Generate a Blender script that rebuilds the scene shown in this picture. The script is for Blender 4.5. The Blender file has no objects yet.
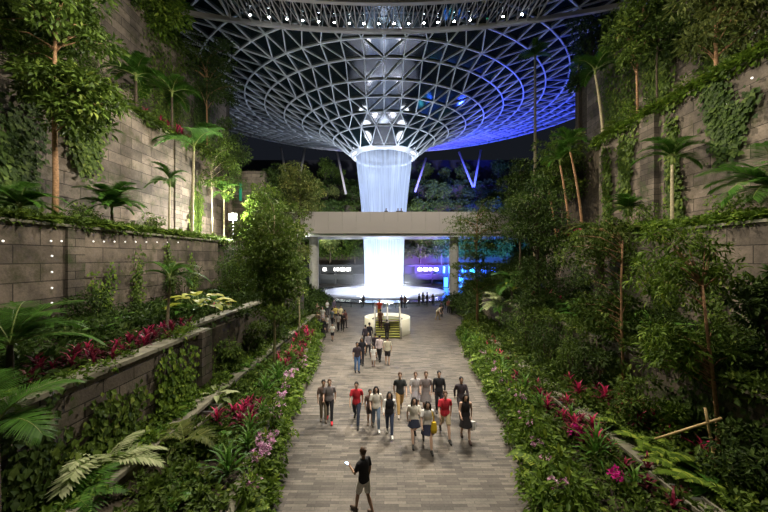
import bpy, math, random
import numpy as np
from mathutils import Vector, Matrix
R = random.Random(7)
NR = np.random.RandomState(11)
PI = math.pi
COL = bpy.context.scene.collection
F = 320.0; EYE = 6.7; CXP = 384.0; HOR = 258.0

def at(px, py, Y):
    return Vector(((px-CXP)*Y/F, Y, EYE+(HOR-py)*Y/F))
def yx(px, X):            # depth at which a plane of constant X is seen at column px
    return F*X/(px-CXP)
def yfloor(py, z=0.0):
    return F*(EYE-z)/(py-HOR)

# ------------------------------------------------------------------ mesh builder
class G:
    def __init__(s): s.v=[]; s.n=0; s.l=[]; s.sz=[]; s.m=[]; s.r=[]
    def arr(s, V, Q, mat=0, rnd=None):
        V=np.asarray(V,dtype=np.float64).reshape(-1,3); Q=np.asarray(Q,dtype=np.int64)
        s.v.append(V); s.l.append((Q+s.n).ravel()); s.sz.append(np.full(len(Q),Q.shape[1])); s.m.append(np.full(len(Q),mat))
        s.r.append(np.full(len(Q),0.5) if rnd is None else np.asarray(rnd,dtype=np.float64)); s.n+=len(V)
    def poly(s, V, faces, mat=0, rnd=.5):
        V=np.asarray([tuple(p) for p in V],dtype=np.float64).reshape(-1,3); s.v.append(V)
        s.l.append(np.array([i+s.n for f in faces for i in f])); s.sz.append(np.array([len(f) for f in faces]))
        s.m.append(np.full(len(faces),mat)); s.r.append(np.full(len(faces),rnd)); s.n+=len(V)
    def box(s, x0,y0,z0,x1,y1,z1, mat=0):
        V=[(x0,y0,z0),(x1,y0,z0),(x1,y1,z0),(x0,y1,z0),(x0,y0,z1),(x1,y0,z1),(x1,y1,z1),(x0,y1,z1)]
        s.poly(V,[(0,3,2,1),(4,5,6,7),(0,1,5,4),(1,2,6,5),(2,3,7,6),(3,0,4,7)],mat)
    def bar(s, a, b, w, h, mat=0, up=Vector((0,0,1))):
        a=Vector(a); b=Vector(b); d=(b-a).normalized(); x=d.cross(up)
        if x.length<1e-4: x=d.cross(Vector((1,0,0)))
        x.normalize(); z=x.cross(d); x=x*w/2; z=z*h/2
        V=[a-x-z,a+x-z,a+x+z,a-x+z,b-x-z,b+x-z,b+x+z,b-x+z]
        s.poly(V,[(0,1,2,3),(7,6,5,4),(0,4,5,1),(1,5,6,2),(2,6,7,3),(3,7,4,0)],mat)
    def tube(s, pts, rad, n=8, mat=0, sq=None):
        pts=[Vector(p) for p in pts]; k=len(pts); rings=[]
        if not hasattr(rad,'__len__'): rad=[rad]*k
        ref=None
        for i,p in enumerate(pts):
            t=(pts[min(i+1,k-1)]-pts[max(i-1,0)])
            t=t.normalized() if t.length>1e-9 else Vector((0,0,1))
            if ref is None:
                ref=Vector((0,1,0)) if abs(t.y)<.8 else Vector((1,0,0))
            x=ref.cross(t)
            if x.length<1e-5: x=Vector((1,0,0)).cross(t)
            x.normalize(); y=t.cross(x); ref=y
            rr=rad[i]; rx,ry=(rr if hasattr(rr,'__len__') else (rr,rr))
            rings.append([p+x*(math.cos(2*PI*j/n)*rx)+y*(math.sin(2*PI*j/n)*ry) for j in range(n)])
        V=[q for r in rings for q in r]; Fc=[]
        for i in range(k-1):
            for j in range(n):
                Fc.append((i*n+j,i*n+(j+1)%n,(i+1)*n+(j+1)%n,(i+1)*n+j))
        Fc.append(tuple(range(n-1,-1,-1))); Fc.append(tuple((k-1)*n+j for j in range(n)))
        s.poly(V,Fc,mat)
    def lathe(s, c, prof, n=24, mat=0, sx=1, sy=1, a0=0, a1=2*PI):
        c=Vector(c); full=abs(a1-a0-2*PI)<1e-6; m=n if full else n+1; V=[]; Fc=[]
        for (r,z) in prof:
            for j in range(m):
                a=a0+(a1-a0)*j/n; V.append((c.x+r*math.cos(a)*sx,c.y+r*math.sin(a)*sy,c.z+z))
        for i in range(len(prof)-1):
            for j in range(n):
                j2=(j+1)%m; Fc.append((i*m+j,i*m+j2,(i+1)*m+j2,(i+1)*m+j))
        s.poly(V,Fc,mat)
    def ball(s, c, r, n=10, k=6, mat=0):
        if not hasattr(r,'__len__'): r=(r,r,r)
        V=[]; Fc=[]
        for i in range(k+1):
            t=PI*i/k
            for j in range(n):
                a=2*PI*j/n; V.append((c[0]+r[0]*math.sin(t)*math.cos(a),c[1]+r[1]*math.sin(t)*math.sin(a),c[2]-r[2]*math.cos(t)))
        for i in range(k):
            for j in range(n): Fc.append((i*n+j,i*n+(j+1)%n,(i+1)*n+(j+1)%n,(i+1)*n+j))
        s.poly(V,Fc,mat)
    def mesh(s, name, mats, smooth=False):
        me=bpy.data.meshes.new(name)
        V=np.concatenate(s.v); L=np.concatenate(s.l); S=np.concatenate(s.sz)
        me.vertices.add(len(V)); me.vertices.foreach_set('co',V.ravel())
        me.loops.add(len(L)); me.loops.foreach_set('vertex_index',L.astype(np.int32))
        me.polygons.add(len(S)); st=np.concatenate([[0],np.cumsum(S)[:-1]])
        me.polygons.foreach_set('loop_start',st.astype(np.int32))
        me.polygons.foreach_set('material_index',np.concatenate(s.m).astype(np.int32))
        for m in mats: me.materials.append(m)
        at_=me.attributes.new('rnd','FLOAT','FACE'); at_.data.foreach_set('value',np.concatenate(s.r).astype(np.float32))
        me.update(calc_edges=True)
        me.polygons.foreach_set('use_smooth',np.full(len(S),bool(smooth)))
        me.validate()
        return me
    def obj(s, name, mats, parent=None, smooth=False):
        if not isinstance(mats,(list,tuple)): mats=[mats]
        return link(name, s.mesh(name,mats,smooth), parent)

def link(name, data, parent=None):
    o=bpy.data.objects.new(name,data); COL.objects.link(o)
    if parent is not None: o.parent=parent
    return o
def tag(o, label=None, cat=None, group=None, kind=None):
    if label: o['label']=label
    if cat: o['category']=cat
    if group: o['group']=group
    if kind: o['kind']=kind
    return o
def thing(name, label, cat, loc=(0,0,0), rz=0, group=None):
    o=link(name,None); o.location=loc; o.rotation_euler=(0,0,rz); o.empty_display_size=.2
    return tag(o,label,cat,group)
def copy_tree(o, parent=None):
    c=o.copy(); COL.objects.link(c)
    if parent is not None: c.parent=parent
    for ch in list(o.children): copy_tree(ch,c)
    return c
ORD=['first','second','third','fourth','fifth','sixth','seventh','eighth','ninth','tenth','eleventh','twelfth','thirteenth','fourteenth','fifteenth','sixteenth','seventeenth','eighteenth','nineteenth','twentieth','twenty-first','twenty-second','twenty-third','twenty-fourth','twenty-fifth','twenty-sixth','twenty-seventh','twenty-eighth','twenty-ninth','thirtieth']

# ------------------------------------------------------------------ materials
def newmat(name):
    m=bpy.data.materials.new(name); m.use_nodes=True; nt=m.node_tree
    for n in list(nt.nodes): nt.nodes.remove(n)
    out=nt.nodes.new('ShaderNodeOutputMaterial'); return m,nt,out
def pri(name, col, rough=.6, metal=0, emit=None, es=0, noise=0, nscale=8, bump=0, spec=.5):
    m,nt,out=newmat(name); p=nt.nodes.new('ShaderNodeBsdfPrincipled')
    p.inputs['Base Color'].default_value=(*col,1); p.inputs['Roughness'].default_value=rough; p.inputs['Metallic'].default_value=metal
    p.inputs['Specular IOR Level'].default_value=spec
    if emit: p.inputs['Emission Color'].default_value=(*emit,1); p.inputs['Emission Strength'].default_value=es
    if noise or bump:
        tc=nt.nodes.new('ShaderNodeTexCoord'); nz=nt.nodes.new('ShaderNodeTexNoise'); nz.inputs['Scale'].default_value=nscale; nz.inputs['Detail'].default_value=4
        nt.links.new(tc.outputs['Object'],nz.inputs['Vector'])
        if noise:
            rp=nt.nodes.new('ShaderNodeValToRGB'); rp.color_ramp.elements[0].position=.3; rp.color_ramp.elements[1].position=.7
            rp.color_ramp.elements[0].color=(*[c*(1-noise) for c in col],1); rp.color_ramp.elements[1].color=(*[min(1,c*(1+noise)) for c in col],1)
            nt.links.new(nz.outputs['Fac'],rp.inputs['Fac']); nt.links.new(rp.outputs['Color'],p.inputs['Base Color'])
        if bump:
            b=nt.nodes.new('ShaderNodeBump'); b.inputs['Strength'].default_value=bump; b.inputs['Distance'].default_value=.03
            nt.links.new(nz.outputs['Fac'],b.inputs['Height']); nt.links.new(b.outputs['Normal'],p.inputs['Normal'])
    nt.links.new(p.outputs[0],out.inputs[0]); return m
def leafmat(name, c0, c1, c2=None, rough=.45, trans=.3):
    m,nt,out=newmat(name); p=nt.nodes.new('ShaderNodeBsdfPrincipled'); a=nt.nodes.new('ShaderNodeAttribute'); a.attribute_name='rnd'
    rp=nt.nodes.new('ShaderNodeValToRGB'); e=rp.color_ramp.elements; e[0].color=(*c0,1); e[1].color=(*c1,1); e[1].position=.75 if c2 else 1
    if c2: x=e.new(.97); x.color=(*c2,1)
    nt.links.new(a.outputs['Fac'],rp.inputs['Fac']); nt.links.new(rp.outputs['Color'],p.inputs['Base Color'])
    p.inputs['Roughness'].default_value=rough+.1; p.inputs['Specular IOR Level'].default_value=.22
    t=nt.nodes.new('ShaderNodeBsdfTranslucent'); nt.links.new(rp.outputs['Color'],t.inputs['Color'])
    mx=nt.nodes.new('ShaderNodeMixShader'); mx.inputs[0].default_value=trans
    nt.links.new(p.outputs[0],mx.inputs[1]); nt.links.new(t.outputs[0],mx.inputs[2]); nt.links.new(mx.outputs[0],out.inputs[0]); return m
def brickmat(name, ca, cb, mortar, bw, bh, msize, axis='wall', rough=.85, bump=.6, stain=.5, moss=None, off=.5):
    m,nt,out=newmat(name); N=nt.nodes.new; Lk=nt.links.new
    p=N('ShaderNodeBsdfPrincipled'); p.inputs['Roughness'].default_value=rough; p.inputs['Specular IOR Level'].default_value=.3
    tc=N('ShaderNodeTexCoord'); sep=N('ShaderNodeSeparateXYZ'); cmb=N('ShaderNodeCombineXYZ'); Lk(tc.outputs['Object'],sep.inputs[0])
    if axis=='wall':
        ad=N('ShaderNodeMath'); ad.operation='ADD'; Lk(sep.outputs[0],ad.inputs[0]); Lk(sep.outputs[1],ad.inputs[1])
        Lk(ad.outputs[0],cmb.inputs[0]); Lk(sep.outputs[2],cmb.inputs[1])
    else:
        Lk(sep.outputs[0],cmb.inputs[0]); Lk(sep.outputs[1],cmb.inputs[1])
    br=N('ShaderNodeTexBrick'); br.offset=off; br.inputs['Scale'].default_value=1; br.inputs['Brick Width'].default_value=bw; br.inputs['Row Height'].default_value=bh
    br.inputs['Mortar Size'].default_value=msize; br.inputs['Mortar Smooth'].default_value=.1; br.inputs['Bias'].default_value=0
    br.inputs['Color1'].default_value=(*ca,1); br.inputs['Color2'].default_value=(*cb,1); br.inputs['Mortar'].default_value=(*mortar,1)
    Lk(cmb.outputs[0],br.inputs['Vector'])
    nz=N('ShaderNodeTexNoise'); nz.inputs['Scale'].default_value=.55; nz.inputs['Detail'].default_value=6; nz.inputs['Roughness'].default_value=.65; Lk(tc.outputs['Object'],nz.inputs['Vector'])
    rp=N('ShaderNodeValToRGB'); rp.color_ramp.elements[0].position=.35; rp.color_ramp.elements[1].position=.65
    rp.color_ramp.elements[0].color=(1-stain,1-stain,1-stain,1); rp.color_ramp.elements[1].color=(1.15,1.12,1.08,1); Lk(nz.outputs['Fac'],rp.inputs['Fac'])
    mx=N('ShaderNodeMix'); mx.data_type='RGBA'; mx.blend_type='MULTIPLY'; mx.inputs[0].default_value=1; Lk(br.outputs['Color'],mx.inputs[6]); Lk(rp.outputs['Color'],mx.inputs[7])
    last=mx.outputs[2]
    nf=N('ShaderNodeTexNoise'); nf.inputs['Scale'].default_value=14; nf.inputs['Detail'].default_value=5; Lk(tc.outputs['Object'],nf.inputs['Vector'])
    m2=N('ShaderNodeMix'); m2.data_type='RGBA'; m2.blend_type='OVERLAY'; m2.inputs[0].default_value=.35; Lk(last,m2.inputs[6]); Lk(nf.outputs['Fac'],m2.inputs[7]); last=m2.outputs[2]
    if moss:
        nm=N('ShaderNodeTexNoise'); nm.inputs['Scale'].default_value=.9; nm.inputs['Detail'].default_value=8; nm.inputs['Roughness'].default_value=.7
        mp=N('ShaderNodeMapping'); mp.inputs['Location'].default_value=(9,3,5); Lk(tc.outputs['Object'],mp.inputs[0]); Lk(mp.outputs[0],nm.inputs['Vector'])
        rr=N('ShaderNodeValToRGB'); rr.color_ramp.elements[0].position=.52; rr.color_ramp.elements[1].position=.68; Lk(nm.outputs['Fac'],rr.inputs['Fac'])
        m3=N('ShaderNodeMix'); m3.data_type='RGBA'; Lk(rr.outputs['Color'],m3.inputs[0]); Lk(last,m3.inputs[6]); m3.inputs[7].default_value=(*moss,1); last=m3.outputs[2]
    Lk(last,p.inputs['Base Color'])
    b=N('ShaderNodeBump'); b.inputs['Strength'].default_value=bump; b.inputs['Distance'].default_value=.04
    s=N('ShaderNodeMath'); s.operation='MULTIPLY_ADD'; Lk(nf.outputs['Fac'],s.inputs[0]); s.inputs[1].default_value=.5; 
    inv=N('ShaderNodeMath'); inv.operation='SUBTRACT'; inv.inputs[0].default_value=1; Lk(br.outputs['Fac'],inv.inputs[1]); Lk(inv.outputs[0],s.inputs[2])
    Lk(s.outputs[0],b.inputs['Height']); Lk(b.outputs['Normal'],p.inputs['Normal'])
    Lk(p.outputs[0],out.inputs[0]); return m

M={}
M['stone']=brickmat('stone_blocks',(.26,.215,.175),(.13,.11,.092),(.055,.047,.04),1.9,.72,.02,stain=.6,moss=(.06,.06,.03))
M['stone_small']=brickmat('stone_courses',(.20,.17,.138),(.10,.085,.07),(.04,.035,.03),1.0,.36,.015,stain=.55,moss=(.05,.07,.025))
M['cap']=pri('coping_stone',(.20,.19,.14),.8,noise=.35,nscale=3,bump=.3)
M['paving']=brickmat('paving_strips',(.20,.18,.155),(.075,.068,.06),(.05,.046,.042),.62,.105,.005,axis='floor',rough=.55,bump=.3,stain=.35,off=.37)
M['soil']=pri('soil',(.045,.035,.022),.95,noise=.5,nscale=5,bump=.6)
M['bark']=pri('bark_brown',(.32,.18,.09),.85,noise=.4,nscale=12,bump=.6)
M['bark_pale']=pri('bark_pale',(.38,.33,.20),.75,noise=.3,nscale=10,bump=.4)
M['bark_dark']=pri('bark_dark',(.08,.06,.04),.9,noise=.4,nscale=12,bump=.6)
M['bamboo']=pri('bamboo_pole',(.50,.36,.16),.5,noise=.25,nscale=6)
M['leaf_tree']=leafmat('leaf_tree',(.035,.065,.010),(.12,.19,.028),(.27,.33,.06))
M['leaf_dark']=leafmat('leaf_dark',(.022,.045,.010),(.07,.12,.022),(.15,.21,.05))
M['leaf_fresh']=leafmat('leaf_fresh',(.05,.10,.012),(.16,.26,.028),(.34,.42,.06))
M['leaf_olive']=leafmat('leaf_olive',(.07,.10,.025),(.17,.20,.05),(.36,.34,.10))
M['leaf_gold']=leafmat('leaf_gold',(.22,.26,.03),(.50,.52,.07),(.75,.70,.2))
M['palm']=leafmat('palm_leaf',(.03,.09,.012),(.09,.22,.03),(.20,.34,.07),.35)
M['palm_pale']=leafmat('palm_leaf_variegated',(.16,.24,.07),(.55,.60,.34),(.85,.85,.62),.4)
M['rachis']=pri('frond_stalk',(.22,.28,.07),.5)
M['pink']=leafmat('cordyline_leaf',(.07,.012,.02),(.20,.015,.05),(.70,.05,.17),.4)
M['maroon']=leafmat('maroon_leaf',(.035,.012,.014),(.10,.018,.03),(.35,.03,.08),.4)
M['flower']=leafmat('flower_petal',(.55,.22,.45),(.85,.55,.75),(.95,.8,.9),.5)
M['magenta']=leafmat('magenta_petal',(.5,.01,.22),(.8,.04,.4),None,.5)
M['dead']=leafmat('dry_frond',(.20,.11,.05),(.36,.22,.11),None,.8)
M['steel']=pri('dark_steel',(.05,.05,.05),.45,.6)
M['steel_lt']=pri('brushed_steel',(.5,.5,.5),.35,.9)
M['lattice']=pri('white_painted_steel',(.75,.78,.82),.45,.1)
M['beam']=pri('grey_painted_beam',(.42,.39,.38),.55)
M['panel']=pri('beige_bridge_panel',(.46,.42,.39),.7)
M['joint']=pri('panel_joint',(.10,.09,.085),.8)
M['concrete']=pri('pale_concrete',(.45,.44,.40),.7,noise=.12,nscale=3)
M['soffit']=pri('glossy_soffit',(.85,.87,.9),.22,.3)
M['dark']=pri('dark_cladding',(.015,.016,.02),.7)
M['white']=pri('white_plastic',(.8,.8,.78),.3,emit=(1,.95,.85),es=1.2)
M['drum']=pri('cream_drum_panel',(.92,.90,.74),.35)
M['tread']=pri('stair_tread_grey',(.16,.17,.07),.5,.1)
M['yellow']=pri('yellow_step_edge',(.75,.75,.15),.5)
M['lamp']=pri('lamp_glass',(1,1,1),.3,emit=(1,.97,.9),es=400)
M['spotlens']=pri('spot_lens',(1,1,1),.3,emit=(.85,.95,1),es=60)
M['window']=pri('lit_window',(1,1,1),.3,emit=(1,.98,.92),es=6)
M['window_blue']=pri('lit_blue_panel',(.1,.3,1),.3,emit=(.05,.25,1),es=4)
M['window_cyan']=pri('lit_cyan_panel',(.1,.7,1),.3,emit=(.1,.7,1),es=4)
M['green_lit']=pri('green_lit_sign',(.01,.10,.06),.6,emit=(.02,.7,.35),es=.22)
M['glass']=None
def glassy(name, tint, alpha, rough=.05):
    m,nt,out=newmat(name); g=nt.nodes.new('ShaderNodeBsdfGlossy'); g.inputs['Roughness'].default_value=rough; g.inputs['Color'].default_value=(.9,.95,1,1)
    t=nt.nodes.new('ShaderNodeBsdfTransparent'); t.inputs['Color'].default_value=(*tint,1)
    mx=nt.nodes.new('ShaderNodeMixShader'); mx.inputs[0].default_value=alpha
    nt.links.new(t.outputs[0],mx.inputs[1]); nt.links.new(g.outputs[0],mx.inputs[2]); nt.links.new(mx.outputs[0],out.inputs[0]); return m
M['glass']=glassy('clear_glass',(.9,.95,.95),.12)
M['smoked']=glassy('smoked_glass',(.22,.28,.28),.1)
M['domeglass']=pri('night_dome_glass',(.007,.016,.020),.09,0,spec=.5)
[n for n in M['domeglass'].node_tree.nodes if n.type=='BSDF_PRINCIPLED'][0].inputs['IOR'].default_value=1.9
def watermat():
    m,nt,out=newmat('falling_water'); N=nt.nodes.new; Lk=nt.links.new
    tc=N('ShaderNodeTexCoord'); sep=N('ShaderNodeSeparateXYZ'); Lk(tc.outputs['Object'],sep.inputs[0])
    an=N('ShaderNodeMath'); an.operation='ARCTAN2'; Lk(sep.outputs[0],an.inputs[0]); Lk(sep.outputs[1],an.inputs[1])
    mu=N('ShaderNodeMath'); mu.operation='MULTIPLY'; Lk(an.outputs[0],mu.inputs[0]); mu.inputs[1].default_value=16
    mz=N('ShaderNodeMath'); mz.operation='MULTIPLY'; Lk(sep.outputs[2],mz.inputs[0]); mz.inputs[1].default_value=.10
    cb=N('ShaderNodeCombineXYZ'); Lk(mu.outputs[0],cb.inputs[0]); Lk(mz.outputs[0],cb.inputs[1])
    nz=N('ShaderNodeTexNoise'); nz.inputs['Scale'].default_value=1; nz.inputs['Detail'].default_value=5; Lk(cb.outputs[0],nz.inputs['Vector'])
    # denser towards the bottom where the curtain has narrowed
    mr=N('ShaderNodeMapRange'); mr.inputs['From Min'].default_value=27; mr.inputs['From Max'].default_value=8; mr.inputs['To Min'].default_value=.42; mr.inputs['To Max'].default_value=.72
    Lk(sep.outputs[2],mr.inputs['Value'])
    sm=N('ShaderNodeMath'); sm.operation='MULTIPLY_ADD'; Lk(nz.outputs['Fac'],sm.inputs[0]); sm.inputs[1].default_value=1.3; sm.inputs[2].default_value=-.6
    ad=N('ShaderNodeMath'); ad.operation='ADD'; ad.use_clamp=True; Lk(sm.outputs[0],ad.inputs[0]); Lk(mr.outputs[0],ad.inputs[1])
    d=N('ShaderNodeBsdfDiffuse'); d.inputs['Color'].default_value=(.72,.80,.95,1); t=N('ShaderNodeBsdfTranslucent'); t.inputs['Color'].default_value=(.72,.80,.95,1)
    mx=N('ShaderNodeMixShader'); mx.inputs[0].default_value=.7; Lk(d.outputs[0],mx.inputs[1]); Lk(t.outputs[0],mx.inputs[2])
    tr=N('ShaderNodeBsdfTransparent'); m2=N('ShaderNodeMixShader'); Lk(ad.outputs[0],m2.inputs[0]); Lk(tr.outputs[0],m2.inputs[1]); Lk(mx.outputs[0],m2.inputs[2])
    Lk(m2.outputs[0],out.inputs[0]); return m
M['water']=watermat()
M['pool']=pri('wet_acrylic_pool',(.82,.84,.90),.3)
M['poolrim']=pri('dark_wet_stone',(.03,.035,.06),.15)
_fab={}
def fabric(c, rough=.85):
    k=tuple(round(x,3) for x in c)
    if k not in _fab: _fab[k]=pri('fabric_%d'%len(_fab),c,rough,noise=.12,nscale=20)
    return _fab[k]

# ------------------------------------------------------------------ leaves
T_OVAL=(np.array([(0,0,0),(.5,.45,.08),(0,1,-.12),(-.5,.45,.08),(0,.5,-.03)],float),np.array([(0,1,2,4),(0,4,2,3)]))
def strap(hw, zz, yy):
    V=[];Q=[]
    for h,z,y in zip(hw,zz,yy): V+=[(-h,y,z),(h,y,z)]
    for i in range(len(hw)-1): Q.append((2*i,2*i+1,2*i+3,2*i+2))
    return np.array(V,float),np.array(Q)
T_STRAP=strap((.2,.5,.45,.03),(0,.10,.06,-.18),(0,.35,.7,1))
T_PINNA=strap((.35,.5,.04),(0,-.03,-.16),(0,.5,1))
T_BIG=(np.array([(0,0,0),(.32,.12,.05),(.5,.4,.07),(.33,.75,-.02),(0,1,-.2),(-.33,.75,-.02),(-.5,.4,.07),(-.32,.12,.05),(0,.4,0),(0,.75,-.08)],float),
       np.array([(0,1,2,8),(8,2,3,9),(9,3,4,4),(0,8,6,7),(8,9,5,6),(9,4,4,5)]))
def norm(a): return a/np.maximum(np.linalg.norm(a,axis=-1,keepdims=True),1e-9)
def put(g, T, P, D, U, L, W, mat=0, rnd=None):
    P=np.asarray(P,float).reshape(-1,3); n=len(P)
    D=norm(np.broadcast_to(np.asarray(D,float),(n,3))); U=np.broadcast_to(np.asarray(U,float),(n,3))
    X=norm(np.cross(D,U)); Z=np.cross(X,D)
    L=np.broadcast_to(np.asarray(L,float),(n,)); W=np.broadcast_to(np.asarray(W,float),(n,))
    t,q=T
    if q.shape[1]==4 and (q[:,2]==q[:,3]).any(): # split off triangles
        tri=q[q[:,2]==q[:,3]][:,:3]; quad=q[q[:,2]!=q[:,3]]
        tri=np.concatenate([tri])
    else: tri=None; quad=q
    V=P[:,None,:]+t[None,:,0,None]*W[:,None,None]*X[:,None,:]+t[None,:,1,None]*L[:,None,None]*D[:,None,:]+t[None,:,2,None]*L[:,None,None]*Z[:,None,:]
    k=len(t); off=(np.arange(n)*k)[:,None,None]
    r=NR.rand(n) if rnd is None else np.broadcast_to(rnd,(n,))
    Q=(quad[None]+off).reshape(-1,quad.shape[1]); g.arr(V.reshape(-1,3),Q,mat,np.repeat(r,len(quad)))
    if tri is not None:
        base=g.n-len(V.reshape(-1,3)); Q=(tri[None]+off).reshape(-1,3)+base
        g.l.append(Q.ravel()); g.sz.append(np.full(len(Q),3)); g.m.append(np.full(len(Q),mat)); g.r.append(np.repeat(r,len(tri)))
T_BIG=(T_BIG[0],np.array([(0,1,2,8),(8,2,3,9),(0,8,6,7),(8,9,5,6),(9,3,4,4),(9,4,5,5)]))
def rdir(n, zbias=0):
    v=NR.normal(size=(n,3)); v[:,2]+=zbias; return norm(v)
def cluster(g, c, rad, n, L, asp=.45, mat=0, T=T_OVAL, droop=.3, shell=.55, zb=.2, rb=0):
    """leaves around a point, growing outward"""
    d=rdir(n,zb); rr=(shell+(1-shell)*NR.rand(n))[:,None]
    P=np.asarray(c)+d*rr*np.asarray(rad); D=d+NR.normal(size=(n,3))*.55; D[:,2]-=droop
    s=L*(.65+.7*NR.rand(n)); U=np.array([0,0,1.])+NR.normal(size=(n,3))*.5
    put(g,T,P,D,U,s,s*asp,mat,np.clip(NR.rand(n)*.8+rb+(NR.rand()-.5)*.35,0,1))

# ------------------------------------------------------------------ plant makers
def tree(name, label, cat, base, trunk, crown, nc, nl, L, mat, bark='bark', tr=.10, asp=.42, group=None, T=T_OVAL, crad=None, branches=True, squash=.6, droop=.3, flat=False):
    """trunk: list of offsets from base; crown: list of (offset centre, radii)"""
    root=thing(name,label,cat,base,0,group)
    tp=[Vector(p) for p in trunk]; g=G()
    k=len(tp); g.tube(tp,[tr*(1-.55*i/max(1,k-1)) for i in range(k)],8)
    top=tp[-1]; gf=G(); gb=G()
    for (cc,cr) in crown:
        cc=Vector(cc)
        for i in range(nc):
            d=rdir(1,.1)[0]; rr=(R.random()**.4)
            c=np.array(cc)+d*rr*np.array(cr)*.85
            if flat: c[2]=cc.z+round((c[2]-cc.z)/.75)*.75
            q=crad or min(cr)*.33
            cluster(gf,c,(q,q,q*squash*(.5 if flat else 1)),nl,L,asp,0,T,droop)
            if branches and i%2==0:
                zt=min(max(c[2]-R.uniform(.4,1.2)*max(.4,cr[2]*.35),tp[0].z+.3*(top.z-tp[0].z)),top.z)
                j=0
                while j<k-2 and tp[j+1].z<zt: j+=1
                f=(zt-tp[j].z)/max(1e-6,(tp[j+1].z-tp[j].z)); f=min(1,max(0,f)); s=tp[j].lerp(tp[j+1],f)
                e=Vector(c); m=s.lerp(e,.5)+Vector((0,0,.12*(e-s).length))
                gb.tube([s,m,e],[tr*.33,tr*.2,tr*.08],5)
    g.obj('trunk',M[bark],root,True)
    if gb.n: gb.obj('branch',M[bark],root,True)
    gf.obj('foliage',M[mat],root)
    return root

def frond_mesh(name, L, rise, droop, nl, ll, lw, mats, vee=.3, curl=.35, rnd0=None, tips=None):
    """a pinnate frond along +Y starting at the origin"""
    g=G(); pts=[]; n=9; a=rise; p=Vector((0,0,0)); pts.append(p.copy())
    for i in range(n):
        a2=a-droop*((i+1)/n)**1.3; p=p+Vector((0,math.cos(a2),math.sin(a2)))*(L/n); pts.append(p.copy())
    g.tube(pts,[.028*L/2.5*(1-.85*i/n)+.004 for i in range(n+1)],5,1)
    P=[];D=[];S=[];RR=[]
    for i in range(nl):
        t=.13+.87*i/(nl-1); x=t*n; j=min(n-1,int(x)); q=pts[j].lerp(pts[j+1],x-j); tan=(pts[j+1]-pts[j]).normalized()
        up=Vector((1,0,0)).cross(tan)
        for s in (-1,1):
            fwd=.35+.9*t**2
            d=Vector((s,0,0))+tan*fwd+up*(vee-curl*abs(t-.3))
            P.append(q); D.append(d); S.append(ll*(.45+.75*math.sin(PI*min(1,.15+.8*t)))*R.uniform(.88,1.08)); RR.append(min(1,max(0,R.random()*.7+.1)))
    S=np.array(S); put(g,T_PINNA,[tuple(x) for x in P],[tuple(x) for x in D],(0,0,1.),S,lw,0,np.array(RR))
    return g.mesh(name,mats)
FR={}
def frond_set(kind):
    if kind in FR: return FR[kind]
    mats=[M['palm'],M['rachis']]
    if kind=='king':   FR[kind]=[frond_mesh('palm_frond',2.6,r,d,32,.68,.085,mats) for r,d in ((1.2,1.5),(.9,1.6),(.5,1.3))]
    if kind=='cane':   FR[kind]=[frond_mesh('palm_frond',2.2,r,d,36,.60,.075,mats,.35) for r,d in ((1.25,1.3),(.9,1.5),(.45,1.2))]
    if kind=='big':    FR[kind]=[frond_mesh('palm_frond',2.9,r,d,34,.95,.065,mats,.2) for r,d in ((1.2,1.2),(.8,1.3),(.35,1.1))]
    if kind=='var':    FR[kind]=[frond_mesh('pale_frond',1.5,r,d,20,.42,.075,[M['palm_pale'],M['rachis']]) for r,d in ((1.0,1.2),(.6,1.0))]+[frond_mesh('palm_frond',1.6,.5,1.2,22,.5,.07,mats)]
    if kind=='fern':   FR[kind]=[frond_mesh('fern_frond',.9,r,d,26,.17,.035,[M['leaf_fresh'],M['rachis']]) for r,d in ((1.1,1.4),(.7,1.3))]
    if kind=='gold':   FR[kind]=[frond_mesh('palm_frond',1.6,r,d,22,.55,.08,[M['leaf_olive'],M['rachis']]) for r,d in ((.9,1.6),(.5,1.6))]
    return FR[kind]
def palm(name, label, base, h, kind, nf, scale=1, lean=(0,0), tr=.07, bark='bark_pale', a0=None, spread=2*PI, group=None, dead=False, tilt=.25, cat='palm'):
    root=thing(name,label,cat,base,0,group); fm=frond_set(kind)
    top=Vector((lean[0],lean[1],h))
    if h>.4:
        g=G(); n=7; g.tube([(lean[0]*(i/n)**1.6,lean[1]*(i/n)**1.6,h*i/n) for i in range(n+1)],[tr*(1.25-.45*i/n) for i in range(n+1)],9)
        for i in range(1,int(h/.22)):
            f=i*.22/h; r_=tr*(1.25-.45*f)*1.07; c=(lean[0]*f**1.6,lean[1]*f**1.6,h*f); g.tube([(c[0],c[1],c[2]-.012),(c[0],c[1],c[2]+.012)],[r_,r_],9)
        g.obj('trunk',M[bark],root,True)
        if kind in('king','cane'):
            g=G(); g.tube([top-Vector((0,0,.1)),top+Vector((0,0,.35))],[tr*.95,tr*.7],8); g.obj('crownshaft',M['rachis'],root,True)
    for i in range(nf):
        m=fm[i%len(fm)] if i<nf*.8 else fm[0]
        o=link('frond',m,root); a=(a0 if a0 is not None else R.random()*6)+spread*i/nf+R.uniform(-.15,.15)
        o.location=top+Vector((0,0,.3 if (kind in('king','cane') and h>.4) else 0)); sc=scale*R.uniform(.82,1.1); o.scale=(sc,sc,sc)
        o.rotation_euler=(R.uniform(-tilt,tilt),0,a)
    if dead:
        g=G()
        for i in range(9):
            a=R.random()*6.28; n=16; P=np.array(top)+np.c_[np.full(n,.12*math.cos(a)),np.full(n,.12*math.sin(a)),np.linspace(0,-.5,n)]
            put(g,T_STRAP,P,np.array([math.cos(a)*.5,math.sin(a)*.5,-.9])+NR.normal(size=(n,3))*.25,(0,1,.1),.9,.06)
        g.obj('dry_skirt',M['dead'],root)
    return root

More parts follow.
